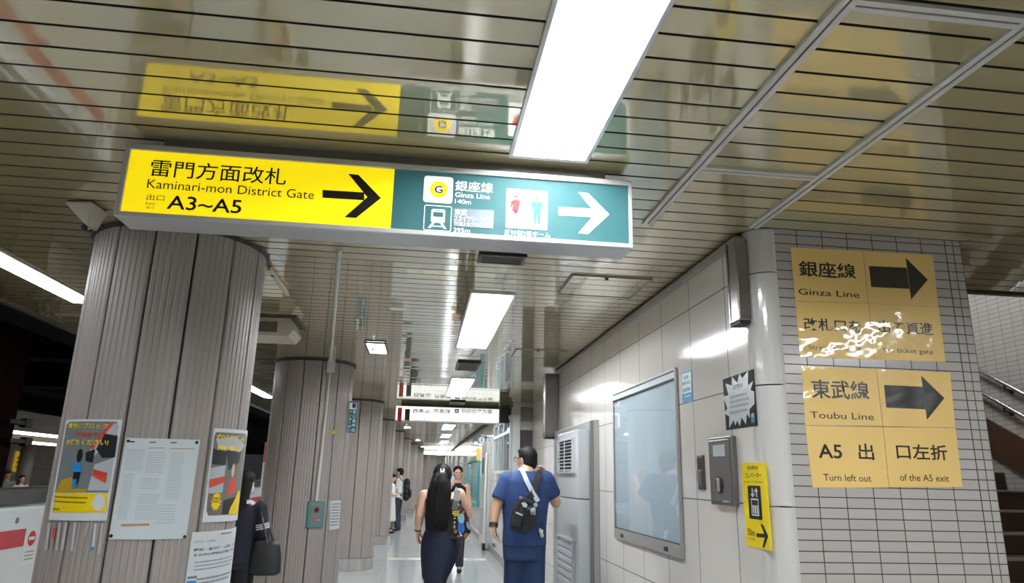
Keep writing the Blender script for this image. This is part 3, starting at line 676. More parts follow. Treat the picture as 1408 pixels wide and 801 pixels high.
# blue and white notice
fb = zz(925, 500, 40/534)
t, s = plate('notice_sticker', 'small blue and white notice sticker beside the glazed case', 'sticker', SW, fb, ((165, 165), (350, 105), (370, 690), (190, 715)), mat('sticker_blue', '2f7db0', .4))
link('white_field', art(SW, [('p', Q(SW, fb, (177, 192), (344, 138), (355, 512), (190, 555)))], .0036), mat('sticker_white', 'cfe0e2', .4), t, s)
M_teal = mat('teal_print', '2b7f86', .4)
link('lettering', art(SW, [('t', 'MINAS', QB(SW, fb, (190, 335), (332, 288), (334, 360), (192, 405)), .03)]+greek(*QB(SW, fb, (215, 225), (300, 195), (300, 270), (215, 295)), 1, .9, 3)+greek(*QB(SW, fb, (200, 455), (335, 410), (338, 490), (205, 530)), 1, .9, 5), .0042), M_teal, t, s)
link('small_lettering', art(SW, greek(*QB(SW, fb, (230, 595), (350, 560), (352, 580), (232, 615)), 1, .9, 6), .0036), mat('sticker_white', 'cfe0e2', .4), t, s)
# black starburst poster
fs = zz(985, 500, 65/521)
t, s = plate('warning_poster', 'black poster with a silver starburst, above the grey meter box', 'poster', SW, fs, ((75, 172), (410, 58), (455, 680), (115, 728)), mat('poster_black', '0b0c0d', .6, spec=.1))
star = [(178, 138), (238, 208), (262, 104), (292, 158), (358, 76), (356, 236), (415, 185), (384, 290), (424, 302), (428, 440), (372, 500), (376, 600), (344, 545), (335, 668), (286, 590), (266, 690), (240, 622), (216, 682), (198, 618), (150, 706), (150, 578), (92, 546), (130, 490), (82, 358), (142, 346), (106, 216), (178, 238)]
c = (260, 380); tri = [('p', Q(SW, fs, c, star[i], star[(i+1) % len(star)])) for i in range(len(star))]
link('starburst', art(SW, tri, .0036), mat('poster_silver', 'c9cdcf', .3, .2, coat=1, bump=.002, bscale=60), t, s)
link('lettering', art(SW, [('t', '盗撮警戒', QB(SW, fs, (190, 238), (298, 202), (300, 250), (192, 286)), .01)], .0042), mat('poster_brown_print', '7a544c', .5), t, s)
gr = []
for k, yy in enumerate((345, 400, 455, 520)): gr += greek(*QB(SW, fs, (160, yy+8), (370, yy-45), (374, yy-5), (164, yy+46)), 1, .8, 20+k)
link('small_lettering', art(SW, gr, .0042), mat('poster_grey_print', '7d8486', .5), t, s)
link('picture', art(SW, [('p', Q(SW, fs, (390, 550), (428, 538), (432, 640), (395, 655)))], .0042), mat('poster_blue_patch', '2b5d84', .5), t, s)
link('picture', art(SW, [('p', Q(SW, fs, (395, 548), (420, 540), (422, 580), (398, 590)))], .0048), mat('poster_yellow_patch', 'b89d3a', .5), t, s)
# grey meter box
t = thing('meter_box', 'grey steel box with a lock dial and a pale label on the white wall', 'box', tuple(SW.to3(*SW.uv(999, 648), 0)))
uv = Q(SW, IP, (980, 602), (1012, 599), (1018, 697), (986, 692)); u0, v0, u1, v1 = (uv[0][0]+uv[3][0])/2, (uv[2][1]+uv[3][1])/2, (uv[1][0]+uv[2][0])/2, (uv[0][1]+uv[1][1])/2
y0, y1 = -u1, -u0; M_mb = mat('meter_box_grey', '6f6b69', .35, .4)
b = BM(); box(b, XW-.03, XW, y0, y1, v0, v1, .005); link('housing', b, M_mb, t)
b = BM(); box(b, XW-.036, XW-.028, y0+.015, y1-.015, v0+.015, v1-.015, .003); dr = link('door', b, mat('meter_box_door', '75716f', .3, .4), t)
SB = Flat('x', XW-.036); wu, wv = u1-u0, v1-v0
link('label_plate', art(SB, [('r', (u0+wu*.27, v0+wv*.71, u0+wu*.78, v0+wv*.88))], .001, .001), mat('label_pale', 'b5bdbf', .4), t, dr)
c = SB.to3(u0+wu*.5, v0+wv*.29, 0)
b = BM(); cyl(b, c, c+Vector((-.006, 0, 0)), .042, seg=24); link('dial_recess', b, M_dark, t, dr)
b = BM(); box(b, c.x-.014, c.x-.004, c.y-.014, c.y+.014, c.z-.034, c.z+.034, .006); link('lock_handle', b, M_alu, t, dr)
link('maker_label', art(SB, greek(u0+wu*.60, v0+wv*.045, u0+wu*.86, v0+wv*.075, 1, .9, 8), .001), mat('label_pale', 'b5bdbf', .4), t, dr)
# slim recessed handle left of it
t = thing('recessed_handle', 'slim dark recessed handle set in the white wall left of the grey box', 'handle', tuple(SW.to3(*SW.uv(965, 648), 0)))
uv = Q(SW, IP, (960.5, 626), (969, 625), (970.5, 672), (962, 673)); u0, v0, u1, v1 = (uv[0][0]+uv[3][0])/2, (uv[2][1]+uv[3][1])/2, (uv[1][0]+uv[2][0])/2, (uv[0][1]+uv[1][1])/2
b = BM(); box(b, XW-.012, XW+.002, -u1, -u0, v0, v1, .004); link('escutcheon', b, mat('handle_grey', '5d5a58', .35, .5), t)
b = BM(); box(b, XW-.0135, XW-.011, -u1+.012, -u0-.012, v1-.07, v1-.012, .001); link('key_cover', b, M_dkmetal, t)
b = BM(); box(b, XW-.018, XW-.011, -u1+.014, -u0-.014, v0+.015, v1-.08, .003); link('grip', b, mat('handle_grip', '7c7876', .3, .5), t)
# yellow elevator sign
fe = zz(1010, 625, 65/372)
t, s = plate('elevator_sign', 'tall yellow elevator sign with black lift symbol at the wall corner', 'sign', SW, fe, ((58, 62), (248, 62), (298, 755), (98, 715)), mat('elevator_yellow', 'efd40f', .3, coat=.5), .004)
TE = lambda st, tl, tr, br, bl, bold=0: ('t', st, QB(SW, fe, tl, tr, br, bl), bold)
for it in [TE('改札階ゆき', (106, 86), (193, 84), (194, 118), (107, 120), .01), TE('エレベーター', (92, 140), (217, 136), (218, 180), (94, 184), .012), TE('50m', (108, 580), (164, 584), (166, 636), (110, 632), .01)]: link('lettering', art(SW, [it], .0046), M_ink, t, s)
for it in [TE('Elevator to Ticket Gate', (82, 204), (232, 206), (233, 220), (83, 220)), TE('ホーム端', (112, 647), (166, 652), (167, 674), (113, 668))]: link('small_lettering', art(SW, [it], .0046), mat('elevator_print', '4a4108', .4), t, s)
link('lift_symbol', art(SW, [('p', rrect(*QB(SW, fe, (112, 242), (212, 242), (226, 518), (122, 496)), .01))], .0046), M_ink, t, s)
for it in ([('p', Q(SW, fe, (142, 262), (150, 262), (156, 325), (148, 325))), ('p', Q(SW, fe, (132, 306), (168, 306), (153, 334)))], [('p', Q(SW, fe, (174, 285), (182, 285), (188, 332), (180, 332))), ('p', Q(SW, fe, (160, 290), (176, 258), (194, 290)))]): link('lift_arrow', art(SW, it, .0052), M_white, t, s)
link('lift_cabin', art(SW, [('frame', QB(SW, fe, (136, 344), (194, 344), (204, 484), (146, 474)), .006), ('p', Q(SW, fe, (148, 395), (158, 395), (166, 460), (156, 458))), ('p', Q(SW, fe, (164, 396), (174, 396), (182, 462), (172, 461))), ('p', Q(SW, fe, (180, 396), (188, 396), (196, 464), (188, 463)))], .0052), M_white, t, s)
link('arrow', art(SW, [('p', Q(SW, fe, (180, 617), (246, 622), (250, 652), (182, 645))), ('p', Q(SW, fe, (211, 545), (231, 547), (274, 640), (248, 638))), ('p', Q(SW, fe, (274, 640), (242, 730), (226, 728), (248, 638)))], .0046), M_ink, t, s)

# steel guide boxes at the top of the wall
for i, (x0, x1, y0, y1, z0, z1, lab) in enumerate(((1.468, 1.53, 3.075, 3.19, 2.245, 2.66, 'tall steel guide box at the top corner beside the white pilaster'), (1.37, 1.53, 7.86, 8.0, 1.94, 2.655, 'tall steel guide box at the top of the wall beyond the air conditioner'))):
    t = thing('shutter_guide', lab, 'steel box', ((x0+x1)/2, (y0+y1)/2, z0), 'steel guide boxes on the wall')
    b = BM(); box(b, x0, x1, y0, y1, z0, z1, .006); link('cover', b, mat('guide_steel', '8f8c88', .25, .8), t)
    b = BM(); box(b, x0+.004, x1-.004, y0+.004, y1-.004, z0-.014, z0); link('end_cap', b, M_dark, t)
    b = BM(); box(b, x0-.002, x0+.006, y1-.03, y1-.022, z0+.01, z1-.01); link('seam', b, M_dkmetal, t)

# floor-standing air conditioner
t = thing('air_conditioner', 'tall pale grey floor-standing air conditioner with louvred grilles against the wall', 'air conditioner', (1.44, 6.5, 0))
M_ac = mat('ac_enamel', 'bfc3c6', .28, coat=.3); XA, YA, YB = 1.35, 6.06, 6.98
b = BM(); box(b, XA, 1.475, YA, YB, .05, 1.325, .006); link('lower_body', b, M_ac, t)
b = BM(); box(b, XA, 1.475, YA, YB, 1.333, 1.915, .006); link('upper_body', b, M_ac, t)
b = BM(); box(b, XA+.02, 1.475, YA+.02, YB-.02, 0, .05); link('plinth', b, M_dkmetal, t)
b = BM(); box(b, 1.475, 1.53, 6.035, 7.84, 0, 2.0, .004); link('back_housing', b, mat('ac_back', 'a6a8a8', .3, .2), t)
b = BM(); box(b, 1.45, 1.48, 6.03, 6.055, 0, 1.99, .003); link('edge_strip', b, mat('ac_edge', '7b7a78', .35, .4), t)
def grille(z0, z1, n, dark, nm):
    lw = .16 if dark else .45
    b = BM(); box(b, XA-.003, XA+.001, 6.2, 6.86, z0, z1); gb = link(nm, b, mat('ac_grille_dark', '1c1c1c', .6) if dark else mat('ac_grille_pale', '8f9395', .5), t)
    for k in range(n):
        z = z0+(z1-z0)*(k+.5)/n
        b = BM(); prism(b, [(XA-.003, 6.21, z+(z1-z0)/n*lw), (XA-.02, 6.21, z-(z1-z0)/n*.1), (XA-.02, 6.21, z-(z1-z0)/n*(.1+lw)), (XA-.003, 6.21, z)], (0, .64, 0)); link('louvre', b, M_ac, t, gb)
    b = BM()
    for (p, q, r, s) in ((6.185, 6.205, z0-.015, z1+.015), (6.855, 6.875, z0-.015, z1+.015), (6.205, 6.855, z0-.015, z0), (6.205, 6.855, z1, z1+.015)): box(b, XA-.03, XA, p, q, r, s, .002)
    link('surround', b, M_ac, t, gb)
    if dark:
        b = BM(); box(b, XA-.03, XA-.024, 6.52, 6.535, z0, z1); link('mullion', b, M_ac, t, gb)
grille(1.56, 1.835, 9, True, 'air_outlet'); grille(.42, .97, 9, False, 'air_inlet')
# doors in the recess
b = BM(); box(b, 1.845, 1.871, 8.6, 8.66, 0, 2.1); box(b, 1.845, 1.871, 9.54, 9.6, 0, 2.1); box(b, 1.845, 1.871, 8.6, 9.6, 2.1, 2.16); struct('door_1_frame', b, M_grey)
b = BM(); box(b, 1.855, 1.871, 8.66, 9.54, .01, 2.1); struct('door_1', b, mat('door_grey', 'a5a7a8', .35))
t = thing('door_closer', 'small dark door closer above the door beyond the air conditioner', 'door closer', (1.83, 9.4, 1.98))
b = BM(); box(b, 1.79, 1.855, 9.25, 9.45, 1.96, 2.02, .006); link('body', b, M_dkmetal, t); b = BM(); tube(b, [(1.80, 9.28, 2.02), (1.72, 9.1, 2.06), (1.845, 8.95, 2.1)], .009, 8); link('arm', b, M_dkmetal, t, smooth=True)
# office front: soffit panel, screen and white jamb facing us at the end of the recess
b = BM(); box(b, XW, 2.1, 11.95, 12.1, 0, H); struct('wall_office', b, mat('office_panel', 'b9b6b2', .3))
b = BM(); box(b, XW, 1.655, 11.905, 11.949, 0, 2.52, .004); struct('trim_12', b, mat('window_white', 'c8cbcc', .35))
b = BM(); box(b, 1.66, 1.868, 11.93, 11.95, 2.42, 2.66); struct('trim_10', b, mat('office_soffit', '6a665f', .5))
b = BM(); box(b, 1.66, 1.868, 11.925, 11.95, 2.28, 2.33); struct('trim_11', b, M_grey)
b = BM(); box(b, 1.66, 1.868, 11.93, 11.95, 1.0, 2.27); struct('window_screen', b, mat('office_screen', '3d3a3a', .5))
# office windows on the corridor side
ys = [12.05, 12.95, 13.85, 14.75]; z0, z1, zt = 1.58, 2.50, 2.26
b = BM(); box(b, XW-.006, XW+.002, ys[0], ys[-1], z0, z1); struct('window_1', b, mat('office_glass', '707d84', .06, spec=.8))
b = BM()
for yy in ys: box(b, XW-.04, XW, yy-.035, yy+.035, z0, z1, .004)
for zq in (z0, zt, z1): box(b, XW-.036, XW, ys[0], ys[-1], zq-.028, zq+.028, .003)
struct('window_1_frame', b, mat('window_white', 'c8cbcc', .35))
# information flag sign
YI = 17.0; SI = Flat('y', YI); q = [SI.uv(657, 599), SI.uv(668, 610)]
t = thing('information_sign', 'small square flag sign with letter i in a white circle', 'sign', (q[1][0], YI, q[0][1]))
b = BM(); box(b, q[0][0], q[1][0], YI, YI+.05, q[1][1], q[0][1], .006); s = link('box', b, mat('info_teal', '4d8d97', .35, emit=.15), t)
b = BM(); box(b, q[1][0], XW, YI+.015, YI+.035, q[1][1]+.06, q[1][1]+.09); link('bracket', b, M_dkmetal, t)
c = ((q[0][0]+q[1][0])/2, (q[0][1]+q[1][1])/2); link('disc', art(SI, [('o', c, .075)], .001), mat('info_white', 'e8f1f2', .4, emit=.5), t, s)
link('lettering', art(SI, [('r', (c[0]-.014, c[1]-.045, c[0]+.014, c[1]+.018)), ('o', (c[0], c[1]+.042), .016)], .002), mat('info_print', '22454b', .4), t, s)
# yellow flag notice
YI = 18.3; SI = Flat('y', YI); q = [SI.uv(655.5, 616), SI.uv(661, 633)]
t = thing('flag_notice', 'small yellow and pink flag notice on the far wall under the information sign', 'notice', (q[1][0], YI, q[1][1]))
b = BM(); box(b, q[0][0], XW, YI, YI+.02, q[1][1], q[0][1], .003); s = link('panel', b, mat('flag_yellow', 'd9bd3a', .4), t)
link('pink_field', art(SI, [('r', (q[0][0]+(q[1][0]-q[0][0])*.55, q[1][1]+.02, q[1][0]+.04, q[0][1]-.06))], .001), mat('flag_pink', 'd3a98c', .4), t, s)
# teal framed notice board farther along
t = thing('notice_board', 'notice board with a teal frame on the far corridor wall', 'notice board', (XW, 20.5, .8))
b = BM(); box(b, XW-.02, XW, 18.5, 22.6, .82, 1.9); link('board', b, mat('board_pale', 'a9b7ba', .15), t)
b = BM()
for (p, q, r, s) in ((18.44, 18.54, .75, 1.95), (22.56, 22.66, .75, 1.95), (18.54, 22.56, .75, .83), (18.54, 22.56, 1.88, 1.95)): box(b, XW-.06, XW, p, q, r, s, .005)
link('frame', b, mat('board_teal', '3f8c8c', .35), t)
b = BM(); link('print', art(Flat('x', XW-.02), [('r', (-22.2, 1.0, -20.9, 1.7)), ('r', (-20.6, .95, -18.9, 1.5))], .002), mat('board_print', '70919b', .5), t)
# grey post and slot further along
t = thing('wall_locker', 'narrow white equipment cabinet with a dark slot on the far wall beside the windows', 'cabinet', (XW, 16.2, 0))
b = BM(); box(b, XW-.09, XW, 15.55, 16.9, .02, 2.25, .01); link('body', b, mat('cabinet_white', 'c9cac8', .3), t)
b = BM(); box(b, XW-.094, XW-.088, 16.3, 16.62, 1.55, 1.9, .003); link('slot', b, M_dark, t)
b = BM(); box(b, XW-.096, XW-.088, 15.62, 16.82, .25, .8); link('vent_panel', b, mat('cabinet_vent', 'aeb0b0', .5), t)
b = BM(); box(b, XW-.13, XW-.09, 15.5, 15.55, 0, 2.0, .006); link('edge_post', b, M_white, t)
b = BM(); cyl(b, (XW-.11, 15.52, 0), (XW-.11, 15.52, .14), .035); link('foot', b, M_dark, t)
# cream guidance strip across the floor
t = thing('floor_guide_strip', 'pale cream guidance strip lying across the corridor floor', 'floor strip', (.42, 13.7, 0))
p, q = onz(533, 771, 0), onz(666, 766, 0); ym = (p.y+q.y)/2
b = BM(); box(b, p.x, q.x, ym-.17, ym+.17, .0005, .004, .001); link('strip', b, mat('strip_cream', 'd5d2c4', .4), t)
b = BM()
for k in range(4): xx = p.x+.3+k*(q.x-p.x-.6)/3; box(b, xx-.06, xx+.06, ym-.05, ym+.05, .004, .005)
link('mark', b, mat('strip_mark', '9a9a94', .5), t)

# ================================================================== columns clad in fluted metal
M_col = mat('column_fluted_metal', 'a39b96', .45, .15, spec=.5)
M_cdark = mat('column_seam', '1b1917', .7)
M_plinth = mat('column_plinth', 'c9c7c2', .22, .7)
CR = .435
def col_xy(k): return ((-1.38, 3.95), (-1.25, 8.2), (-1.12, 12.45), (-1.04, 16.7))[k] if k < 4 else (-1.04+.067*(k-3)+.03*(k-3)**2, 16.7+4.23*(k-3))
def column_bm(cx, cy, phase, z0, z1):
    b = BM(); prof = []; n = 14
    for k in range(n):
        a0 = phase+2*PI*k/n; w = 2*PI/n; g_ = .0075/CR
        prof += [(a0+g_*.5, CR-.016, 1), (a0+g_*.9, CR, 0)]
        nf = 6; fwid = (w-2*g_)/nf
        for j in range(nf):
            s = a0+g_+fwid*j
            prof += [(s+fwid*.06, CR+.0, 0), (s+fwid*.22, CR+.003, 0), (s+fwid*.72, CR+.003, 0), (s+fwid*.88, CR, 0)]
        prof += [(a0+w-g_*.9, CR, 0), (a0+w-g_*.5, CR-.016, 1)]
    A = [b.verts.new((cx+r*math.cos(t), cy+r*math.sin(t), z0)) for t, r, _ in prof]; B = [b.verts.new((v.co.x, v.co.y, z1)) for v in A]; m_ = len(A)
    for i in range(m_):
        j = (i+1) % m_; f = b.faces.new((A[i], A[j], B[j], B[i]))
        if prof[i][2] and prof[j][2]: f.material_index = 1
    return b
PH = [math.radians(-63.9), math.radians(-76.4+5), math.radians(-79), math.radians(-82), math.radians(-70)]
CL = ['fluted grey metal column covered with posters, nearest to the camera', 'fluted grey metal column with a teal intercom box, behind the poster column', 'third fluted column, behind the teal intercom flag sign', 'fourth fluted column in the row, just beyond the third', 'fifth fluted column, left of the young man in white', 'sixth fluted column, right behind the young man in white', 'seventh fluted column in the receding row', 'eighth fluted column in the receding row', 'ninth fluted column in the receding row', 'tenth fluted column, farthest of the receding row']
for k in range(10):
    cx, cy = col_xy(k)
    t = thing('fluted_column', CL[k], 'column', (cx, cy, 0), 'fluted metal columns along the platform')
    link('shaft', column_bm(cx, cy, PH[k % 5], .19, H-.012), [M_col, M_cdark], t)
    b = BM(); lathe(b, (cx, cy), [(CR+.012, 0), (CR+.012, .182), (CR-.01, .19)], 48); link('plinth', b, M_plinth, t)
    b = BM(); lathe(b, (cx, cy), [(CR+.005, H-.02), (CR+.022, H-.016), (CR+.022, H-.002)], 48); link('collar', b, mat('column_collar', '3a3632', .5, .3), t)

# posters and papers on the nearest column
C0 = Round(*col_xy(0), CR+.007); f4, f5, f6 = zz(50, 560, 130/548), zz(140, 590, 150/751), zz(240, 580, 110/399)
def rposter(name, label, cat, f, pts, mt, group=None):
    uv = Q(C0, f, *pts); cu = sum(p[0] for p in uv)/4; cv = sum(p[1] for p in uv)/4
    t = thing(name, label, cat, tuple(C0.to3(cu, cv, 0)), group)
    return t, link('sheet', art(C0, [('p', uv)], .003, .003), mt, t)
def rart(nm, f, items, mt, t, s, d=.0036):
    if nm in ('picture_detail', 'corner_pin', 'heading', 'rule', 'title'):
        for it in items: o = link(nm, art(C0, [it], d), mt, t, s)
        return o
    return link(nm, art(C0, items, d), mt, t, s)
RP = lambda f, *p: ('p', Q(C0, f, *p))
RT = lambda f, st, tl, tr, br, bl, bold=0: ('t', st, QB(C0, f, tl, tr, br, bl), bold)
M_paper = mat('poster_paper', 'd5d9db', .45, coat=.12)
M_py, M_pr, M_pb = mat('print_yellow', 'f0cf10', .4), mat('print_red', 'c84a3c', .4), mat('print_blue', '2f86c4', .4)
M_pg, M_pdk, M_plg = mat('print_grey', '74797d', .4), mat('print_dark', '1d2026', .4), mat('print_lightgrey', 'b0b8bd', .4)
PG = 'posters and papers on the nearest column'
t, s = rposter('safety_poster', 'left safety poster with yellow band and blue-clad child on the nearest column', 'poster', f4, ((178, 72), (500, 70), (408, 655), (74, 650)), M_paper, PG)
rart('picture', f4, [RP(f4, (196, 82), (470, 82), (478, 110), (420, 492), (112, 492), (180, 100))], M_pg, t, s)
rart('picture_detail', f4, [RP(f4, (300, 265), (440, 90), (475, 92), (474, 150), (330, 290))], M_plg, t, s, .004)
rart('picture_detail', f4, [RP(f4, (400, 150), (474, 165), (458, 288), (385, 292), (350, 240)), RP(f4, (290, 260), (345, 240), (330, 320), (290, 310))], M_pdk, t, s, .0044)
rart('picture_detail', f4, [RP(f4, (340, 330), (452, 290), (428, 480), (300, 480))], M_plg, t, s, .004)
rart('picture_detail', f4, [RP(f4, (335, 355), (415, 378), (405, 440), (325, 395)), RP(f4, (430, 85), (458, 85), (330, 245), (318, 235))], M_pr, t, s, .0048)
rart('picture_detail', f4, [RP(f4, (150, 420), (210, 400), (235, 490), (115, 490)), RP(f4, (230, 470), (300, 470), (290, 492), (225, 492))], mat('print_ochre', 'b99a25', .4), t, s, .0046)
rart('picture_detail', f4, [('o', C0.uv(*f4(256, 278)), (.017, .03)), RP(f4, (222, 372), (262, 372), (246, 440), (214, 440))], M_pdk, t, s, .005)
rart('picture_detail', f4, [RP(f4, (228, 318), (264, 316), (268, 372), (218, 374), (208, 360)), RP(f4, (216, 415), (240, 415), (232, 470), (210, 470))], M_pb, t, s, .0054)
rart('title', f4, [RT(f4, '黄色いブロック', (196, 90), (424, 92), (416, 122), (194, 122), .02), RT(f4, 'お待ちください!', (184, 182), (425, 186), (418, 220), (180, 218), .02)], M_py, t, s, .006)
rart('title', f4, [RT(f4, '内側で', (240, 138), (372, 142), (366, 170), (236, 168), .02)], M_pr, t, s, .006)
rart('yellow_band', f4, [RP(f4, (112, 496), (418, 498), (404, 608), (97, 606))], M_py, t, s, .004)
rart('small_lettering', f4, greek(*QB(C0, f4, (115, 505), (305, 508), (296, 560), (104, 560)), 2, .35, 3)+greek(*QB(C0, f4, (104, 580), (140, 580), (138, 596), (100, 596)), 1, .8, 4), mat('print_ochre_dark', '8c7410', .5), t, s, .0046)
rart('round_emblem', f4, [('o', C0.uv(*f4(364, 550)), (.028, .036))], M_paper, t, s, .005)
t, s = rposter('timetable_sheet', 'large pale timetable sheet with black corner pins on the nearest column', 'poster', f5, ((168, 58), (676, 72), (578, 750), (48, 756)), mat('timetable_paper', 'ced6d9', .45, coat=.12), PG)
gr = []
for i, (x0, x1, y0, y1, r_) in enumerate(((175, 300, 130, 280, 10), (320, 440, 150, 300, 9), (465, 560, 150, 480, 22), (140, 210, 300, 620, 22), (250, 400, 440, 620, 12), (390, 515, 510, 650, 7), (280, 400, 330, 410, 5))):
    k = (y0+y1)/2; sh = (400-k)*.145-10
    gr += greek(*QB(C0, f5, (x0+sh*0, y0), (x1, y0+4), (x1-20, y1+4), (x0-22, y1)), r_, .45, 40+i)
rart('table_print', f5, gr, mat('timetable_print', 'b3bbc0', .5), t, s)
rart('heading', f5, [RP(f5, (178, 76), (228, 82), (228, 90), (182, 88)), RP(f5, (330, 86), (372, 86), (370, 93), (328, 93)), RP(f5, (472, 88), (515, 88), (513, 95), (470, 95))], M_pdk, t, s)
rart('rule', f5, [RP(f5, (322, 125), (440, 125), (439, 130), (321, 130)), RP(f5, (465, 130), (632, 132), (631, 137), (464, 135)), RP(f5, (136, 650), (328, 646), (325, 662), (132, 668))], mat('timetable_orange', 'b78a6c', .5), t, s)
rart('corner_pin', f5, [('o', C0.uv(*f5(650, 90)), .008), ('o', C0.uv(*f5(66, 732)), .008), ('o', C0.uv(*f5(566, 738)), .008), ('o', C0.uv(*f5(184, 80)), .007)], M_pdk, t, s, .006)
t, s = rposter('safety_poster', 'right safety poster with yellow starburst and red-dotted figure on the nearest column', 'poster', f6, ((195, 30), (368, 44), (322, 486), (135, 500)), M_paper, PG)
rart('picture', f6, [RP(f6, (205, 50), (352, 58), (356, 80), (318, 455), (165, 466), (156, 440), (196, 70))], mat('print_mid_grey', '6f6c68', .4), t, s)
rart('picture_detail', f6, [RP(f6, (190, 130), (260, 150), (250, 215), (184, 210)), RP(f6, (255, 140), (330, 140), (318, 200), (265, 240)), RP(f6, (240, 390), (300, 370), (290, 455), (232, 460))], M_pdk, t, s, .0042)
rart('picture_detail', f6, [RP(f6, (178, 228), (252, 214), (235, 350), (166, 355)), RP(f6, (205, 85), (300, 70), (345, 120), (320, 150), (215, 130))], M_plg, t, s, .0048)
rart('picture_detail', f6, [RP(f6, (172, 285), (248, 268), (244, 300), (168, 328)), RP(f6, (268, 285), (300, 280), (296, 350), (258, 368))], M_pr, t, s, .0054)
rart('picture_detail', f6, [('o', C0.uv(*f6(287, 240)), (.014, .034))], mat('print_skin', 'd9b9a0', .4), t, s, .006)
cst = C0.uv(*f6(203, 395)); st = []
for k in range(28): r_ = (.043 if k % 2 == 0 else .03); st.append((cst[0]+r_*math.cos(2*PI*k/28)*.85, cst[1]+r_*math.sin(2*PI*k/28)*1.15))
rart('starburst', f6, [('p', [cst, st[k], st[(k+1) % 28]]) for k in range(28)], M_py, t, s, .0066)
rart('picture_detail', f6, [RP(f6, (270, 430), (312, 340), (320, 345), (308, 455), (262, 460))], M_py, t, s, .0066)
rart('title', f6, [RT(f6, 'かけこみ', (205, 58), (345, 72), (340, 96), (202, 90), .02), RT(f6, '乗車は', (208, 112), (330, 122), (326, 146), (205, 140), .02)], M_py, t, s, .0066)
rart('small_lettering', f6, greek(*QB(C0, f6, (182, 375), (225, 370), (224, 400), (180, 405)), 2, .7, 9), mat('print_ochre_dark', '8c7410', .5), t, s, .0072)
f8 = zz(245, 720, 90/890)
t, s = rposter('notice_paper', 'white paper notice with black text lines under the right safety poster', 'notice', f8, ((185, 112), (815, 35), (712, 880), (70, 960)), mat('notice_white', 'cfd4d6', .5), PG)
rart('lettering', f8, [RT(f8, '種別・急行便・人民所・空港', (205, 322), (750, 262), (750, 300), (208, 358), .02), RT(f8, 'その他の種別は発車後の案内', (200, 395), (740, 330), (740, 365), (202, 432), .02)], M_pdk, t, s)
rart('heading', f8, [RT(f8, 'エアポート快特は', (215, 228), (505, 205), (505, 238), (217, 262))], mat('notice_brown', '7d6a62', .5), t, s)
rart('small_lettering', f8, greek(*QB(C0, f8, (225, 480), (720, 425), (722, 545), (205, 640)), 3, .3, 12)+greek(*QB(C0, f8, (575, 118), (720, 100), (720, 125), (578, 145)), 1, .8, 13), mat('notice_grey_print', '6a6f75', .5), t, s)
rart('line_diagram', f8, greek(*QB(C0, f8, (250, 700), (700, 640), (690, 760), (240, 800)), 2, .5, 14)+[RP(f8, (120, 715), (250, 700), (248, 735), (118, 748))], M_pg, t, s)
rart('blue_mark', f8, [RP(f8, (110, 775), (240, 765), (230, 860), (100, 870))], M_pb, t, s)
# thin pale and tinted strips laid on the flutes under the left poster
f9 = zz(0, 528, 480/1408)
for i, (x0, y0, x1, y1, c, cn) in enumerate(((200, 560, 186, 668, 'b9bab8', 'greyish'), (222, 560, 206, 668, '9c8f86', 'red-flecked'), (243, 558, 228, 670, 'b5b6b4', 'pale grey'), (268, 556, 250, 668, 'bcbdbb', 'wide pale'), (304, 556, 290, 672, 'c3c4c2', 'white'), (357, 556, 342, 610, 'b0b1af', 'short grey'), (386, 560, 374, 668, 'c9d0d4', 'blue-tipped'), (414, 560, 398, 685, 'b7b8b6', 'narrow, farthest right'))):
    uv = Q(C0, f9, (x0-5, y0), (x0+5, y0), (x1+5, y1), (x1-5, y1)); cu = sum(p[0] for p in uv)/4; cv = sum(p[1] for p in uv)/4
    t = thing('flute_strip', '%s torn paper strip hanging under the left safety poster' % cn, 'paper strip', tuple(C0.to3(cu, cv, 0)), 'torn paper strips under the left poster')
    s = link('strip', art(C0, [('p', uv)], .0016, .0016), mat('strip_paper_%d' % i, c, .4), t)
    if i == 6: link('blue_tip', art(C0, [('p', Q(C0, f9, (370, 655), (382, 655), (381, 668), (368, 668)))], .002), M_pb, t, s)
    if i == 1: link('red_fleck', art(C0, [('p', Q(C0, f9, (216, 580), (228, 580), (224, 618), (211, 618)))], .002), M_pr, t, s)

# fittings of the second column
C1 = Round(*col_xy(1), CR+.007)
M_pipe = mat('conduit_cream', 'cfccc2', .4)
t = thing('conduit', 'pale conduit running along the ceiling and down the second column to the intercom', 'conduit', (-1.0, 7.7, H))
u_t, u_b = C1.uv(454, 500)[0], C1.uv(434, 688)[0]; zt, zb = 2.63, C1.uv(433, 688)[1]
b = BM(); box(b, -.52, -.49, 3.72, 3.745, H-.032, H, .004)
p0, p1 = Vector((-.5, 3.72, H-.016)), Vector((C1.to3(u_t, 2.6, .02).x, C1.to3(u_t, 2.6, .02).y-.02, H-.016))
b = BM(); tube(b, [p0, p1], .013, 8); link('ceiling_run', b, M_pipe, t, smooth=True)
b = BM(); tube(b, [C1.to3(u_t, zt-.06, .016), C1.to3(u_b, zb, .016)], .015, 10); link('down_pipe', b, M_pipe, t, smooth=True)
c = C1.to3(u_t, zt, .03); b = BM(); box(b, c.x-.04, c.x+.04, c.y-.035, c.y+.03, zt-.08, H-.001, .012); link('corner_box', b, M_pipe, t)
t = thing('intercom_box', 'grey intercom plate with a teal surround on the second column', 'intercom', tuple(C1.to3(*C1.uv(433, 706), 0)))
u0, v0, u1, v1 = QB(C1, IP, (423, 690), (446, 688), (443, 724), (421, 725)); cu, cv = (u0+u1)/2, (v0+v1)/2
PL = C1.to3(cu, cv, 0); nn = Vector((PL.x-C1.cx, PL.y-C1.cy, 0)).normalized(); tt = Vector((-nn.y, nn.x, 0))
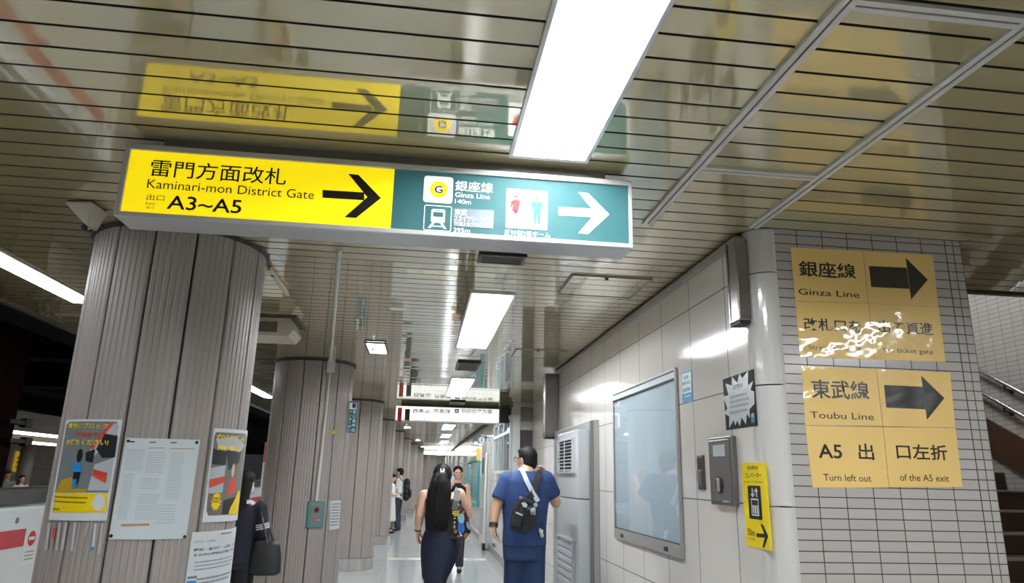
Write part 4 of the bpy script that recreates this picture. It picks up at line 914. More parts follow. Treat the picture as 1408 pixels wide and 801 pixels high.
def slab(w, h, d0, d1, bev=.004, du=0, dv=0):
    b = BM(); box(b, -w/2+du, w/2+du, d0, d1, -h/2+dv, h/2+dv, bev)
    M4 = Matrix(((tt.x, nn.x, 0, PL.x), (tt.y, nn.y, 0, PL.y), (0, 0, 1, PL.z), (0, 0, 0, 1))); bmesh.ops.transform(b, matrix=M4, verts=b.verts); bmesh.ops.recalc_face_normals(b, faces=b.faces); return b
w_, h_ = u1-u0, v1-v0
s = link('surround', slab(w_, h_, -.03, .022), mat('intercom_teal', '3f8a8a', .4), t); link('face_plate', slab(w_*.76, h_*.84, .02, .026, .002), mat('intercom_plate', '8a8580', .35, .5), t)
b = BM(); c = PL+nn*.026+Vector((0, 0, h_*.18)); cyl(b, c, c+nn*.004, w_*.14, seg=20); link('speaker_grille', b, M_dkmetal, t)
b = BM(); c = PL+nn*.026+Vector((0, 0, -h_*.22))+tt*w_*.15; ball(b, c, .009, 10, 8); link('call_button', b, M_white, t, smooth=True)
uv = Q(C1, IP, (454, 688), (468, 687), (466, 726), (452.5, 728))
t = thing('notice_paper', 'small white paper notice on the second column beside the intercom', 'notice', tuple(C1.to3(*uv[0], 0)), 'papers on the second column')
s = link('sheet', art(C1, [('p', uv)], .003, .003), mat('notice_white', 'cfd4d6', .5), t)
q = QB(C1, IP, (455, 691), (467, 690), (465, 722), (454, 724)); link('small_lettering', art(C1, greek(*q, 8, .4, 31), .0036), mat('notice_grey_print', '6a6f75', .5), t, s)
uv = Q(C1, IP, (455, 590), (464, 590), (463, 597), (454, 597))
t = thing('column_sticker', 'tiny yellow sticker on the second column right of the conduit', 'sticker', tuple(C1.to3(*uv[0], 0)))
s = link('sheet', art(C1, [('p', uv)], .002, .002), mat('sticker_gold', 'b59c3a', .5), t); link('mark', art(C1, [('o', C1.uv(459, 594), .01)], .0026), M_white, t, s)
# flag signs on the second column
YF = 8.1; SF = Flat('y', YF); ff = zz(465, 540, 40/493)
u0, v0, u1, v1 = QB(SF, ff, (178, 140), (340, 140), (300, 665), (135, 672))
t = thing('intercom_flag_sign', 'dark teal flag sign with white Japanese lettering at the second column right side', 'sign', (u0, YF, v0))
b = BM(); box(b, u0, u1, YF, YF+.03, v0, v1, .005); s = link('panel', b, mat('flag_teal', '1f5562', .35, emit=.06), t)
b = BM(); box(b, u0-.05, u0+.01, YF-.004, YF+.04, v0+.02, v1, .003); link('bracket', b, mat('flag_navy', '15202f', .4), t)
uw, vh = u1-u0, v1-v0
def FN(x, y): return (u0+uw*x, v0+vh*y)
link('picture', art(SF, [('r', (*FN(.14, .74), *FN(.88, .96)))], .001), mat('flag_white', 'd9e4e6', .4, emit=.1), t, s)
link('handset', art(SF, [('o', FN(.60, .86), (.022, .03)), ('r', (*FN(.42, .90), *FN(.8, .935)))], .002), mat('flag_print', '37474d', .4), t, s)
ch = []
for i, cch in enumerate('駅係員呼出'): ch.append(('t', cch, (*FN(.53, .60-i*.143), *FN(.90, .715-i*.143)), .01))
for i, cch in enumerate('インターホン'): ch.append(('t', cch if cch != 'ー' else '|', (*FN(.12 if cch != 'ー' else .26, .62-i*.119), *FN(.46 if cch != 'ー' else .31, .71-i*.119)), .01))
link('lettering', art(SF, ch, .001), mat('flag_white', 'd9e4e6', .4, emit=.1), t, s)
q = [SF.uv(*p) for p in ((365, 608), (373, 608), (367, 672), (360, 672))]
t = thing('platform_flag', 'narrow white flag board with a red top at the second column left side', 'sign', (q[1][0], YF, q[2][1]))
b = BM(); box(b, q[3][0]-.02, q[1][0]+.02, YF, YF+.03, q[2][1], q[0][1], .004); s = link('panel', b, mat('flag_board_white', 'd4d6d4', .4, emit=.15), t)
link('red_top', art(SF, [('r', (q[3][0]-.018, q[0][1]-.21, q[1][0]+.018, q[0][1]-.005))], .001), mat('flag_board_red', 'cc4f52', .4, emit=.1), t, s)

# ================================================================== platform edge: screen doors, tactile paving
M_gate = mat('gate_white', 'd3d9dc', .3, coat=.3)
XG = -2.9; SGt = Flat('x', XG, 1)
def gate(y0, y1, label, detail):
    t = thing('platform_gate', label, 'platform gate', (-3.02, (y0+y1)/2, 0), 'platform edge gates')
    b = BM(); box(b, -3.14, XG, y0+.01, y1-.01, .0, 1.205, .02); s = link('body', b, M_gate, t)
    b = BM(); box(b, -3.07, -3.05, y0+.02, y1-.02, 1.2, 1.33, .003); link('glass_screen', b, mat('gate_dark_glass', '23262a', .06), t)
    b = BM(); box(b, -3.085, -3.035, y0+.02, y1-.02, 1.325, 1.34, .003); link('top_rail', b, M_dkmetal, t)
    ye = y0+(y1-y0)*(.6 if detail else .8)
    b = BM(); box(b, XG-.001, XG+.002, y0+.02, 5.93 if detail else ye, .92, 1.045); link('red_band', b, mat('gate_red', 'b43a44', .35), t)
    b = BM(); box(b, -3.01, -2.94, y0+.3, 6.0 if detail else ye, 1.203, 1.2075); link('top_vent', b, mat('gate_vent', '3b3f42', .5), t)
    b = BM(); c = SGt.to3((5.78 if detail else y0+.8), 1.11, 0); cyl(b, c, c+Vector((.004, 0, 0)), .022, seg=16); link('sensor', b, mat('gate_sensor', '6d7275', .4), t)
    if detail:
        uv = Q(SGt, zz(0, 580, 120/435), (130, 530), (185, 520), (160, 705), (100, 715))
        s2 = link('sticker', art(SGt, [('p', uv)], .002, .002), mat('gate_sticker', 'd8dcdd', .4), t)
        c = SGt.uv(*zz(0, 580, 120/435)(157, 578)); link('no_entry_disc', art(SGt, [('o', c, .055)], .0026), mat('no_entry_red', 'b8282c', .4), t, s2)
        link('no_entry_bar', art(SGt, [('r', (c[0]-.04, c[1]-.012, c[0]+.04, c[1]+.012))], .0032), M_white, t, s2)
        link('small_lettering', art(SGt, greek(*QB(SGt, zz(0, 580, 120/435), (125, 640), (168, 630), (160, 690), (115, 690)), 3, .4, 51), .0026), M_pg, t, s2)
    return t
gate(3.6, 6.75, 'white platform gate with a red band and no entry sticker, at the lower left', True)
gate(6.8, 9.6, 'white platform gate hidden mostly behind the poster column', False)
gate(9.65, 12.4, 'white platform gate seen past the navy uniform, between the first two columns', False)
gate(12.45, 15.2, 'farther white platform gate glimpsed between the first two columns', False)
M_tac = mat('tactile_yellow', 'd8b83a', .5)
t = thing('tactile_paving', 'yellow tactile paving strip along the platform edge', 'tactile paving', (-2.3, 10, 0))
b = BM(); box(b, -2.45, -2.12, 2.0, 30, .0005, .004); s = link('strip', b, M_tac, t)
b = BM()
for y in range(0, 26):
    for i in range(4): cyl(b, (-2.41+i*.083, 9.0+y*.15, .004), (-2.41+i*.083, 9.0+y*.15, .008), .016, .011, 8)
link('bump', b, M_tac, t, s, kind='stuff')

# opposite platform: light lines, a yellow sign
for i, (a, c, X, lab) in enumerate((((15, 591), (78, 600), -7.6, 'upper thin light line over the opposite platform, at the left edge'), ((12, 604), (52, 609), -8.4, 'lower thin light line over the opposite platform, at the left edge'))):
    p, q = onx(*a, X), onx(*c, X)
    t = thing('platform_lamp', lab, 'ceiling light', (X, (p.y+q.y)/2, p.z), 'light lines over the opposite platform')
    z = (p.z+q.z)/2
    b = BM(); box(b, X-.1, X+.1, p.y-1.5, q.y+3, z+.01, 2.498); link('housing', b, mat('lamp_beam', 'a29d94', .4), t)
    b = BM(); box(b, X-.06, X+.06, p.y-1.5, q.y+3, z-.04, z+.012, .01); link('diffuser', b, mat('opposite_lamp', 'fff6e6', .5, emit=4), t)
p = onx(30, 648, -10.2)
t = thing('platform_poster', 'small yellow sign on the opposite platform wall at the left edge', 'sign', (-11.4, p.y, 1.4)); S_ = Flat('x', -11.48, 1)
q = [S_.uv(*x) for x in ((22, 620), (42, 622), (36, 648), (16, 648))]
s = link('panel', art(S_, [('p', q)], .02, .02), mat('opposite_sign', 'd8b21c', .4, emit=.3), t); link('lettering', art(S_, greek(q[3][0]+.1, q[3][1]+.08, q[1][0]-.1, q[1][1]-.1, 3, .5, 60), .022), M_pdk, t, s)
# opposite pillars
for i, px in enumerate((35, 100)):
    p = onx(px, 640, -9.9)
    t = thing('platform_post', ('grey post on the opposite platform beside the two people', 'farther grey post on the opposite platform')[i], 'post', (-9.9, p.y, 0), 'posts on the opposite platform')
    b = BM(); cyl(b, (-9.9, p.y, 0), (-9.9, p.y, 2.495), .17, seg=24); link('shaft', b, mat('post_grey', '8c8883', .35), t, smooth=True)
    b = BM(); cyl(b, (-9.9, p.y, 0), (-9.9, p.y, .15), .18, seg=24); link('plinth', b, M_plinth, t, smooth=True)

# ================================================================== people
def solid(name, bm, voxel, mt, root, parent=None, smooth=3, cuts=()):
    """melt overlapping shapes into one continuous skin"""
    me = bpy.data.meshes.new('tmp'); bm.to_mesh(me); bm.free(); o = bpy.data.objects.new('tmp', me); COL.objects.link(o)
    r = o.modifiers.new('r', 'REMESH'); r.mode = 'VOXEL'; r.voxel_size = voxel
    if smooth: s = o.modifiers.new('s', 'SMOOTH'); s.iterations = smooth; s.factor = .5
    bpy.context.view_layer.update()
    m2 = bpy.data.meshes.new_from_object(o.evaluated_get(bpy.context.evaluated_depsgraph_get()))
    bpy.data.objects.remove(o); bpy.data.meshes.remove(me)
    b = BM(); b.from_mesh(m2); bpy.data.meshes.remove(m2)
    for co, no in cuts:
        bmesh.ops.bisect_plane(b, geom=b.verts[:]+b.edges[:]+b.faces[:], plane_co=co, plane_no=no, clear_outer=True)
        bmesh.ops.holes_fill(b, edges=[e for e in b.edges if e.is_boundary], sides=0)
    return link(name, b, mt, root, parent, smooth=True)
def cap(bm, p0, r0, p1, r1, seg=14):
    p0, p1 = Vector(p0), Vector(p1); cyl(bm, p0, p1, r0, r1, seg); ball(bm, p0, r0, seg, 8); ball(bm, p1, r1, seg, 8)
def chain(bm, pts):
    for (a, r), (c, q) in zip(pts, pts[1:]): cap(bm, a, r, c, q)
def loft(bm, rings, ax, seg=24):
    """rings: (centre, half width along ax, half depth)"""
    ax = Vector(ax).normalized(); R = []
    for c, w, d in rings:
        c = Vector(c); ay = Vector((-ax.y, ax.x, 0))
        R.append([bm.verts.new(c+ax*w*math.cos(2*PI*k/seg)+ay*d*math.sin(2*PI*k/seg)) for k in range(seg)])
    for A, B in zip(R, R[1:]):
        for k in range(seg): bm.faces.new((A[k], A[(k+1) % seg], B[(k+1) % seg], B[k]))
    bm.faces.new(R[0][::-1]); bm.faces.new(R[-1]); bmesh.ops.recalc_face_normals(bm, faces=bm.faces)
def head(bm, c, fwd, s=1.):
    """skull, jaw, nose, lips, ears; c is the middle of the head"""
    f = Vector(fwd).normalized(); r = Vector((f.y, -f.x, 0)).normalized(); u = r.cross(f)
    R3 = Matrix((r, f, u)).transposed(); P = lambda x, y, z: Vector(c)+(r*x+f*y+u*z)*s
    ball(bm, P(0, -.008, .025), (.074*s, .092*s, .09*s), 20, 14, R3)
    ball(bm, P(0, .018, -.045), (.056*s, .066*s, .068*s), 18, 12, R3)
    ball(bm, P(0, .052, -.092), (.026*s, .024*s, .02*s), 12, 8, R3)
    cap(bm, P(0, .084, .012), .009*s, P(0, .103, -.022), .013*s, 10)
    ball(bm, P(0, .08, -.056), (.024*s, .014*s, .011*s), 12, 8, R3)
    for q in (-1, 1):
        ball(bm, P(q*.076, -.008, -.005), (.009*s, .019*s, .031*s), 10, 8, R3)
        ball(bm, P(q*.033, .074, .022), (.022*s, .014*s, .008*s), 10, 8, R3)
        ball(bm, P(q*.04, .055, -.02), (.022*s, .024*s, .02*s), 10, 8, R3)
    return P, R3
def hand(bm, wrist, d, side, curl=.5, s=1., palm_n=None):
    """palm, four bent fingers of unequal length and a thumb from the palm's side; d points from wrist to knuckles, side to the thumb"""
    d = Vector(d).normalized(); sd = Vector(side); sd = (sd-d*sd.dot(d)).normalized(); n = d.cross(sd) if palm_n is None else Vector(palm_n)
    w = Vector(wrist); P = lambda x, y, z: w+(sd*x+d*y+n*z)*s
    for q in (-.026, -.009, .009, .026): cap(bm, P(q*.6, .0, 0), .014*s, P(q, .082, 0), .0125*s, 10)
    for x, L in ((.029, .072), (.0098, .08), (-.0098, .074), (-.029, .058)):
        a = P(x, .084, 0); t1, t2 = curl*.9, curl*2.0
        b_ = a+(d*math.cos(t1)+n*math.sin(t1))*L*.5*s; c = b_+(d*math.cos(t2)+n*math.sin(t2))*L*.5*s
        cap(bm, a, .0092*s, b_, .0082*s, 8); cap(bm, b_, .0082*s, c, .0068*s, 8)
    a = P(.03, .025, .002); b_ = P(.056, .06, .012); c = P(.052, .092, .024)
    cap(bm, a, .0125*s, b_, .0105*s, 8); cap(bm, b_, .0105*s, c, .0085*s, 8)
def shoe(bm, ankle, fwd, ground, L=.265, w=.046):
    f = Vector(fwd).normalized(); a = Vector(ankle); z = ground
    hl, to = Vector((a.x, a.y, z))-f*.065, Vector((a.x, a.y, z))+f*(L-.065)
    R3 = Matrix((Vector((f.y, -f.x, 0)), f, Vector((0, 0, 1)))).transposed()
    m_ = (hl+to)/2
    ball(bm, m_+Vector((0, 0, .034)), (w, L/2, .036), 16, 10, R3); ball(bm, hl+f*.06+Vector((0, 0, .06)), (w*.85, .066, .058), 14, 10, R3)
    ball(bm, to-f*.07+Vector((0, 0, .032)), (w*1.05, .075, .034), 14, 10, R3); cap(bm, hl+f*.07+Vector((0, 0, .07)), .042, (a.x, a.y, z+.12), .042)
SKIN = mat('skin_tan', 'c79b80', .5); SKIN2 = mat('skin_light', 'd6ab92', .5); M_hair = mat('hair_black', '0b0909', .65, spec=.25)
def strap(name, pts, w, th, mt, root, parent=None, nrm=None):
    """a flat webbing band along pts"""
    b = BM(); pts = [Vector(p) for p in pts]; R = []
    for i, p in enumerate(pts):
        d = (pts[min(i+1, len(pts)-1)]-pts[max(i-1, 0)]).normalized(); n = Vector(nrm[i] if nrm else (0, -1, 0)); s = d.cross(n).normalized(); n = s.cross(d)
        R.append([b.verts.new(p+s*x*w/2+n*z*th/2) for x, z in ((-1, -1), (1, -1), (1, 1), (-1, 1))])
    for A, B in zip(R, R[1:]):
        for k in range(4): b.faces.new((A[k], A[(k+1) % 4], B[(k+1) % 4], B[k]))
    b.faces.new(R[0][::-1]); b.faces.new(R[-1]); bmesh.ops.recalc_face_normals(b, faces=b.faces)
    return link(name, b, mt, root, parent)

# ---- the man in blue, walking away, right hand raised to his head
YM = 5.95; A_ = lambda x, y, Y=YM: ony(x, y, Y)
t = thing('person', 'man in a blue T-shirt and jeans walking away with a black sling bag', 'person', (A_(721, 700).x, YM, 0)); man = t
cx = lambda px, py=690: A_(px, py).x
zM = lambda py: A_(722, py).z
hc = Vector((cx(725, 628), YM+.04, zM(613)-.118)); hf = Vector((-.62, .78, -.05))
sl, sr = A_(698, 662), A_(750, 660); el, wl = A_(682, 697, YM-0.03), A_(678.5, 721, YM-0.08); er, wr = A_(764, 690, YM+0.06), A_(753, 655, YM+0.30)
hl, hr = Vector((cx(711, 750), YM, .93)), Vector((cx(733, 750), YM, .93))
kl, kr = Vector((hl.x-.01, YM+.10, .50)), Vector((hr.x+.01, YM-.02, .50)); al, ar = Vector((hl.x-.015, YM+.06, .09)), Vector((hr.x+.015, YM-.26, .11))
b = BM(); head(b, hc, hf, .92); cxm = cx(722)
cap(b, hc+Vector((.0, -.03, -.07)), .06, (cx(723), YM-.02, zM(652)), .068)
loft(b, [((cxm, YM, z), w, d) for z, w, d in ((.90, .155, .115), (1.0, .16, .115), (1.12, .15, .11), (1.25, .165, .115), (1.36, .185, .115), (zM(656), .15, .09), (zM(650), .09, .07))], (1, 0, 0))
for s_, e_, w_ in ((sl, el, wl), (sr, er, wr)): chain(b, ((s_, .062), (e_, .046), (w_, .031)))
hand(b, wl, (A_(680, 736, YM-0.10)-wl), (.15, 1, 0), .55, .95, (1, 0, 0)); hand(b, wr, (A_(740, 631, YM+0.30)-wr), (-.4, 1, .1), .7, .95, (-.9, -.1, -.3))
for h_, k_, a_ in ((hl, kl, al), (hr, kr, ar)): chain(b, ((h_, .085), (k_, .055), (a_, .04)))
for a_ in (al, ar): cap(b, a_, .04, a_+Vector((0, .12, -.045)), .03)
solid('body', b, .0075, SKIN, t)
f = Vector((hf.x, hf.y, 0)).normalized(); r = Vector((f.y, -f.x, 0))
b = BM(); R3 = Matrix((r, f, Vector((0, 0, 1)))).transposed()
ball(b, hc+f*-.018+Vector((0, 0, .036)), (.0735, .09, .084), 20, 14, R3); ball(b, hc+f*-.042+Vector((0, 0, -.005)), (.069, .062, .078), 18, 12, R3); ball(b, hc+f*.042+Vector((0, 0, .078)), (.054, .04, .03), 14, 10, R3)
solid('hair', b, .008, M_hair, t)
b = BM()
for q in (-1, 1):
    p = hc+f*.094+r*q*.034+Vector((0, 0, .012)); ring = [p+(r*math.cos(2*PI*k/12)*.025+Vector((0, 0, 1))*math.sin(2*PI*k/12)*.02) for k in range(13)]; tube(b, ring, .0022, 6)
    tube(b, [hc+f*.094+r*q*.06+Vector((0, 0, .02)), hc+f*.0+r*q*.081+Vector((0, 0, .018)), hc-f*.02+r*q*.08+Vector((0, 0, .004))], .0026, 6)
tube(b, [hc+f*.098+r*.01+Vector((0, 0, .016)), hc+f*.098-r*.01+Vector((0, 0, .016))], .0022, 6); link('glasses', b, M_dark, t)
M_tee = mat('tee_blue', '1b3666', .85); M_jean = mat('jeans_blue', '1d3459', .85)
b = BM(); loft(b, [((cxm+dx, YM-.005, z), w, d) for z, w, d, dx in ((zM(749), .182, .14, -.002), (1.12, .178, .14, 0), (1.25, .19, .14, 0), (1.35, .205, .135, 0), (zM(661), .195, .115, 0), (zM(653), .135, .095, 0), (zM(647), .078, .078, .003))], (1, 0, 0), 28)
for s_, e_ in ((sl, el), (sr, er)):
    d = (e_-s_); e2 = s_+d*.72; cyl(b, s_, e2, .078, .074, 18); ball(b, s_, .08, 16, 10)
solid('t_shirt', b, .009, M_tee, t, smooth=4)
b = BM()
for h_, k_, a_ in ((hl, kl, al), (hr, kr, ar)): cyl(b, h_+Vector((0, 0, .04)), k_, .104, .083, 18); ball(b, k_, .083, 14, 8); cyl(b, k_, a_+Vector((0, 0, -.02)), .083, .076, 18)
loft(b, [((cxm, YM, z), w, d) for z, w, d in ((.86, .172, .128), (.95, .178, .132), (1.04, .17, .126))], (1, 0, 0)); solid('jeans', b, .009, M_jean, t, smooth=3)
b = BM(); shoe(b, al, (0, 1, 0), 0); s1 = solid('shoe', b, .008, M_dark, t); b = BM(); shoe(b, ar, (0, 1, 0), .0); solid('shoe', b, .008, M_dark, t)
dw = (wl-el).normalized(); b = BM(); cyl(b, wl-dw*.012, wl+dw*.016, .036, .036, 20); link('wrist_band', b, M_dark, t, smooth=False)
M_nyl = mat('nylon_black', '101114', .6); yb = YM-.172
t = thing('sling_bag', 'black sling bag with a grey strap on the back of the man in blue', 'bag', tuple(A_(719, 710, yb)))
b = BM(); p = lambda x, y, Y=yb: ony(x, y, Y)
cq = [p(716, 681), p(740, 690), p(736, 722), p(722, 733), p(701, 727), p(706, 700)]
ctr = sum(cq, Vector())/6
for q in cq: cap(b, q+(ctr-q)*.22, .03, ctr, .05, 12)
for q, q2 in zip(cq, cq[1:]+cq[:1]): cap(b, q+(ctr-q)*.22, .032, q2+(ctr-q2)*.22, .032, 12)
bag = solid('pouch', b, .007, M_nyl, t, smooth=5)
b = BM(); pc = [p(705, 706), p(718, 710), p(714, 726), p(703, 721)]; c2 = sum(pc, Vector())/4
for q, q2 in zip(pc, pc[1:]+pc[:1]): cap(b, q+(c2-q)*.3+Vector((0, -.035, 0)), .014, q2+(c2-q2)*.3+Vector((0, -.035, 0)), .014, 10)
prism(b, [q+Vector((0, -.05, 0)) for q in pc], (0, .03, 0)); solid('front_pocket', b, .006, mat('nylon_pocket', '1b1d22', .55), t)
SB2 = Flat('y', yb-.066)
link('white_patch', art(SB2, [('p', [SB2.uv(*q) for q in ((717, 691), (722, 690), (725.5, 693.5), (724, 697.5), (719.5, 696.5))])], 0, .01), M_white, t, bag)
link('logo_bar', art(SB2, [('p', [SB2.uv(*q) for q in ((709.5, 703), (719, 707), (718.3, 709), (709, 705))])], 0, .012), M_white, t, bag)
strap('grey_strap', [p(715.5, 643, YM-.03), p(718, 646, YM-.09), p(724, 660, YM-.14), p(732, 676, yb), p(740, 689, yb-.01)], .036, .006, mat('strap_grey', 'b9bec6', .6), t)
strap('black_strap', [p(742, 648, YM-.06), p(740, 653, YM-.11), p(737, 664, YM-.145), p(733, 678, yb-.0), p(728, 684, yb-.01)], .05, .008, M_nyl, t)
b = BM(); q = p(736.5, 694, yb-.06); ball(b, q, (.018, .014, .018), 12, 8); cyl(b, q+Vector((-.012, 0, -.02)), q+Vector((-.016, 0, -.075)), .015, .017, 12); cyl(b, q+Vector((-.03, 0, -.025)), q+Vector((-.032, 0, -.07)), .011, seg=10)
link('charm', b, mat('charm_bluegrey', '8fa3b5', .3), t, smooth=True)
t = thing('key_charm', 'small white charm hanging at the right hip of the man in blue', 'charm', tuple(A_(744, 732, YM-.12)))
b = BM(); q = ony(744, 730, YM-.125); ball(b, q, (.02, .014, .018), 12, 8); ball(b, q+Vector((.006, 0, -.032)), (.018, .013, .018), 12, 8); ball(b, q+Vector((-.012, 0, .016)), (.009, .009, .012), 8, 6); solid('figure', b, .005, M_white, t)
b = BM(); tube(b, [q+Vector((0, .0, .018)), q+Vector((.008, .0, .05)), q+Vector((.012, .03, .09))], .003, 6); link('cord', b, M_dark, t)

# ---- the woman with long hair and a tote bag
YW = 6.0; A_ = lambda x, y, Y=YW: ony(x, y, Y)
t = thing('person', 'woman with long black hair in a black top and navy trousers walking away', 'person', (A_(607, 700).x, YW, 0))
zM = lambda py: A_(607, py).z; cxm = A_(608, 700).x
hc = Vector((A_(608.5, 650).x, YW+.02, zM(637)-.115)); hf = Vector((.05, 1, -.02))
sl, sr = A_(584, 682), A_(631, 680); el, wl = A_(577, 709, YW-0.04), A_(574.5, 728, YW-0.02); er, wr = A_(642.5, 705, YW+0.00), A_(640, 697, YW+0.23)
er, wr = A_(643, 707, YW+0.04), A_(636, 722, YW+0.25)
hl, hr = Vector((A_(599, 760).x, YW, .88)), Vector((A_(613, 757).x, YW, .88)); kl, kr = Vector((A_(592, 801).x, YW-.02, .48)), Vector((A_(594, 801).x, YW+.12, .48)); al, ar = Vector((kl.x+.01, YW-.28, .12)), Vector((kr.x, YW+.1, .09))
b = BM(); head(b, hc, hf, .9)
cap(b, hc+Vector((0, -.02, -.06)), .052, (cxm, YW-.01, zM(676)), .058)
loft(b, [((cxm+dx, YW, z), w, d) for z, w, d, dx in ((.90, .135, .115, 0), (1.0, .13, .11, 0), (zM(727), .115, .095, 0), (1.22, .13, .10, 0), (1.32, .155, .1, 0), (zM(680), .11, .07, 0), (zM(675), .06, .055, 0))], (1, 0, 0))
for s_, e_, w_ in ((sl, el, wl), (sr, er, wr)): chain(b, ((s_, .055), (s_+(e_-s_)*.4, .05), (e_, .038), (w_, .026)))
hand(b, wl, (A_(574.5, 741, YW+0.00)-wl), (.2, 1, 0), .55, .88, (1, 0, 0)); hand(b, wr, (A_(634, 730, YW+0.32)-wr), (-1, .2, .3), .8, .88, (-.5, .1, .8))
for h_, k_, a_ in ((hl, kl, al), (hr, kr, ar)): chain(b, ((h_, .075), (k_, .048), (a_, .036)))
for a_ in (al, ar): cap(b, a_, .036, a_+Vector((0, .11, -.05)), .026)
solid('body', b, .0075, SKIN2, t)
b = BM(); ball(b, hc+Vector((0, -.012, .03)), (.079, .097, .092), 20, 14); ball(b, hc+Vector((-.01, -.045, -.06)), (.085, .06, .11), 18, 12)
for k, (px, w) in enumerate(((602, .042), (607, .045), (612, .04), (598, .038), (594, .03), (616, .03))):
    chain(b, ((A_(604+(px-604)*.5, 655, YW-.085), w*.9), (A_(px-.5, 675, YW-.12), w*1.15), (A_(px-3, 700, YW-.125), w), (A_(px-2.5, 722-k*1.2, YW-.125), w*.72)))
rg = random.Random(5)
for k in range(34):
    x_ = rg.uniform(592, 619); y_ = 722-abs(x_-604)*.8-rg.uniform(-3, 16); dy = rg.uniform(-.165, -.105); ph = rg.uniform(0, 6)
    chain(b, [(A_(606+(x_-606)*(.45+.55*min(1, j/2.5))+math.sin(ph+j*1.4)*1.1-j*.5, 652+(y_-652)*j/5, YW+dy+(.03 if j == 0 else 0)), .013-.0016*j) for j in range(6)])
solid('hair', b, .008, M_hair, t, smooth=2)
b = BM(); q = A_(608, 648, YW-.115)
for dx in (-.012, .012): cap(b, q+Vector((dx, 0, .02)), .006, q+Vector((dx*1.2, -.004, -.022)), .006, 8)
ball(b, q+Vector((0, 0, -.004)), (.016, .008, .008), 10, 8); link('hair_clip', b, mat('clip_pearl', 'd9d9d4', .3), t, smooth=True)
M_blk = mat('cloth_black', '131113', .85); M_navy = mat('trousers_navy', '101730', .8)
b = BM(); loft(b, [((cxm, YW-.004, z), w, d) for z, w, d in ((zM(729), .13, .112), (1.16, .138, .115), (1.24, .152, .118), (1.31, .162, .115), (zM(684), .105, .088), (zM(679), .07, .072))], (1, 0, 0), 28); solid('tank_top', b, .009, M_blk, t, smooth=4)
b = BM(); loft(b, [((cxm+dx, YW, z), w, d) for z, w, d, dx in ((.70, .10, .10, -.035), (.78, .125, .112, -.02), (.86, .15, .125, -.006), (.92, .16, .13, .0), (1.0, .155, .128, 0), (zM(727), .13, .112, 0))], (1, 0, 0), 28)
for h_, k_, a_ in ((hl, kl, al), (hr, kr, ar)): cyl(b, h_+Vector((0, 0, .02)), k_, .082, .06, 18); ball(b, k_, .062, 14, 8); cyl(b, k_, a_, .062, .058, 18)
solid('trousers', b, .009, M_navy, t, smooth=4)
for a_ in (al, ar): b = BM(); shoe(b, a_, (0, 1, 0), 0, .24, .04); solid('shoe', b, .008, M_dark, t)
dw = (wl-el).normalized(); b = BM(); cyl(b, wl-dw*.004, wl+dw*.008, .029, .029, 18); link('bracelet', b, mat('bracelet_brown', '5a3c2c', .5), t)
# tote bag
t = thing('tote_bag', 'colourful printed tote bag on the right shoulder of the long-haired woman', 'bag', tuple(A_(632, 715, YW-0.10)))
yb = YW-.13; p = lambda x, y, Y=yb: ony(x, y, Y)
out = [p(624, 698), p(631, 692), p(638, 700), p(643, 714), p(646, 732), p(640, 741), p(628, 742), p(617, 738), p(618, 722)]; ctr = sum(out, Vector())/len(out)
b = BM()
for q, q2 in zip(out, out[1:]+out[:1]): cap(b, q+(ctr-q)*.18+Vector((0, .03, 0)), .026, q2+(ctr-q2)*.18+Vector((0, .03, 0)), .026, 12)
for q in out: cap(b, q+(ctr-q)*.25+Vector((0, .03, 0)), .03, ctr+Vector((0, .03, 0)), .045, 12)
bag = solid('bag_body', b, .007, mat('tote_black', '1d1a1a', .6), t, smooth=5)
def wrap(items_px, nm, col, lift=.0):
    S_ = Flat('y', yb-.020-lift); items = [('p', [S_.uv(*q) for q in it]) for it in items_px]
    link(nm, art(S_, items, 0, .03), mat('tote_'+col, col, .5), t, bag)
ft = lambda *pts: [(610+x*50/501, 670+y*50/501) for x, y in pts]
wrap([ft((195, 400), (205, 370), (245, 352), (280, 372), (285, 440), (270, 490), (215, 485), (198, 450))], 'print', '7fb9c4', .004)
wrap([ft((200, 490), (275, 488), (290, 560), (280, 615), (230, 635), (195, 590))], 'print', '2559ac', .004)
wrap([ft((205, 600), (245, 640), (265, 670), (235, 665))], 'print', 'c9dde0', .006)
wrap([ft((118, 328), (215, 318), (218, 336), (122, 345)), ft((120, 352), (190, 348), (192, 366), (122, 372)), ft((140, 380), (195, 372), (195, 388), (142, 396)), ft((196, 322), (216, 322), (212, 384), (192, 384))], 'print', 'e3bf3a', .004)
wrap([ft((250, 345), (290, 320), (288, 352), (262, 362)), ft((205, 305), (235, 312), (215, 325))], 'print', 'cf5d3f', .004)
wrap([ft((280, 650), (320, 620), (345, 650), (320, 690), (285, 695))], 'print', '8a6a24', .004)
wrap([ft((310, 480), (340, 470), (370, 560), (350, 585), (320, 545))], 'print', '8d9094', .004)
wrap([ft((140, 590), (180, 582), (185, 625), (150, 630)), ft((190, 660), (230, 655), (232, 678), (196, 682))], 'print', 'b5663c', .004)
wrap([ft((138, 420), (168, 412), (170, 428), (140, 436)), ft((138, 470), (164, 466), (164, 490), (140, 496)), ft((136, 520), (160, 516), (160, 560), (138, 564)), ft((195, 225), (215, 222), (216, 245), (198, 248))], 'print', 'a3a58f', .004)
strap('strap', [A_(630, 672, YW+.0), A_(628.5, 675, YW-.10), A_(627.5, 688, yb-.01), A_(625, 702, yb-.02)], .05, .006, mat('tote_strap', '4b4748', .6), t)
strap('strap', [A_(633, 673, YW+.02), A_(634, 680, YW+.12), A_(635, 700, YW+.0), A_(634, 708, YW-.03)], .05, .006, mat('tote_strap', '4b4748', .6), t)

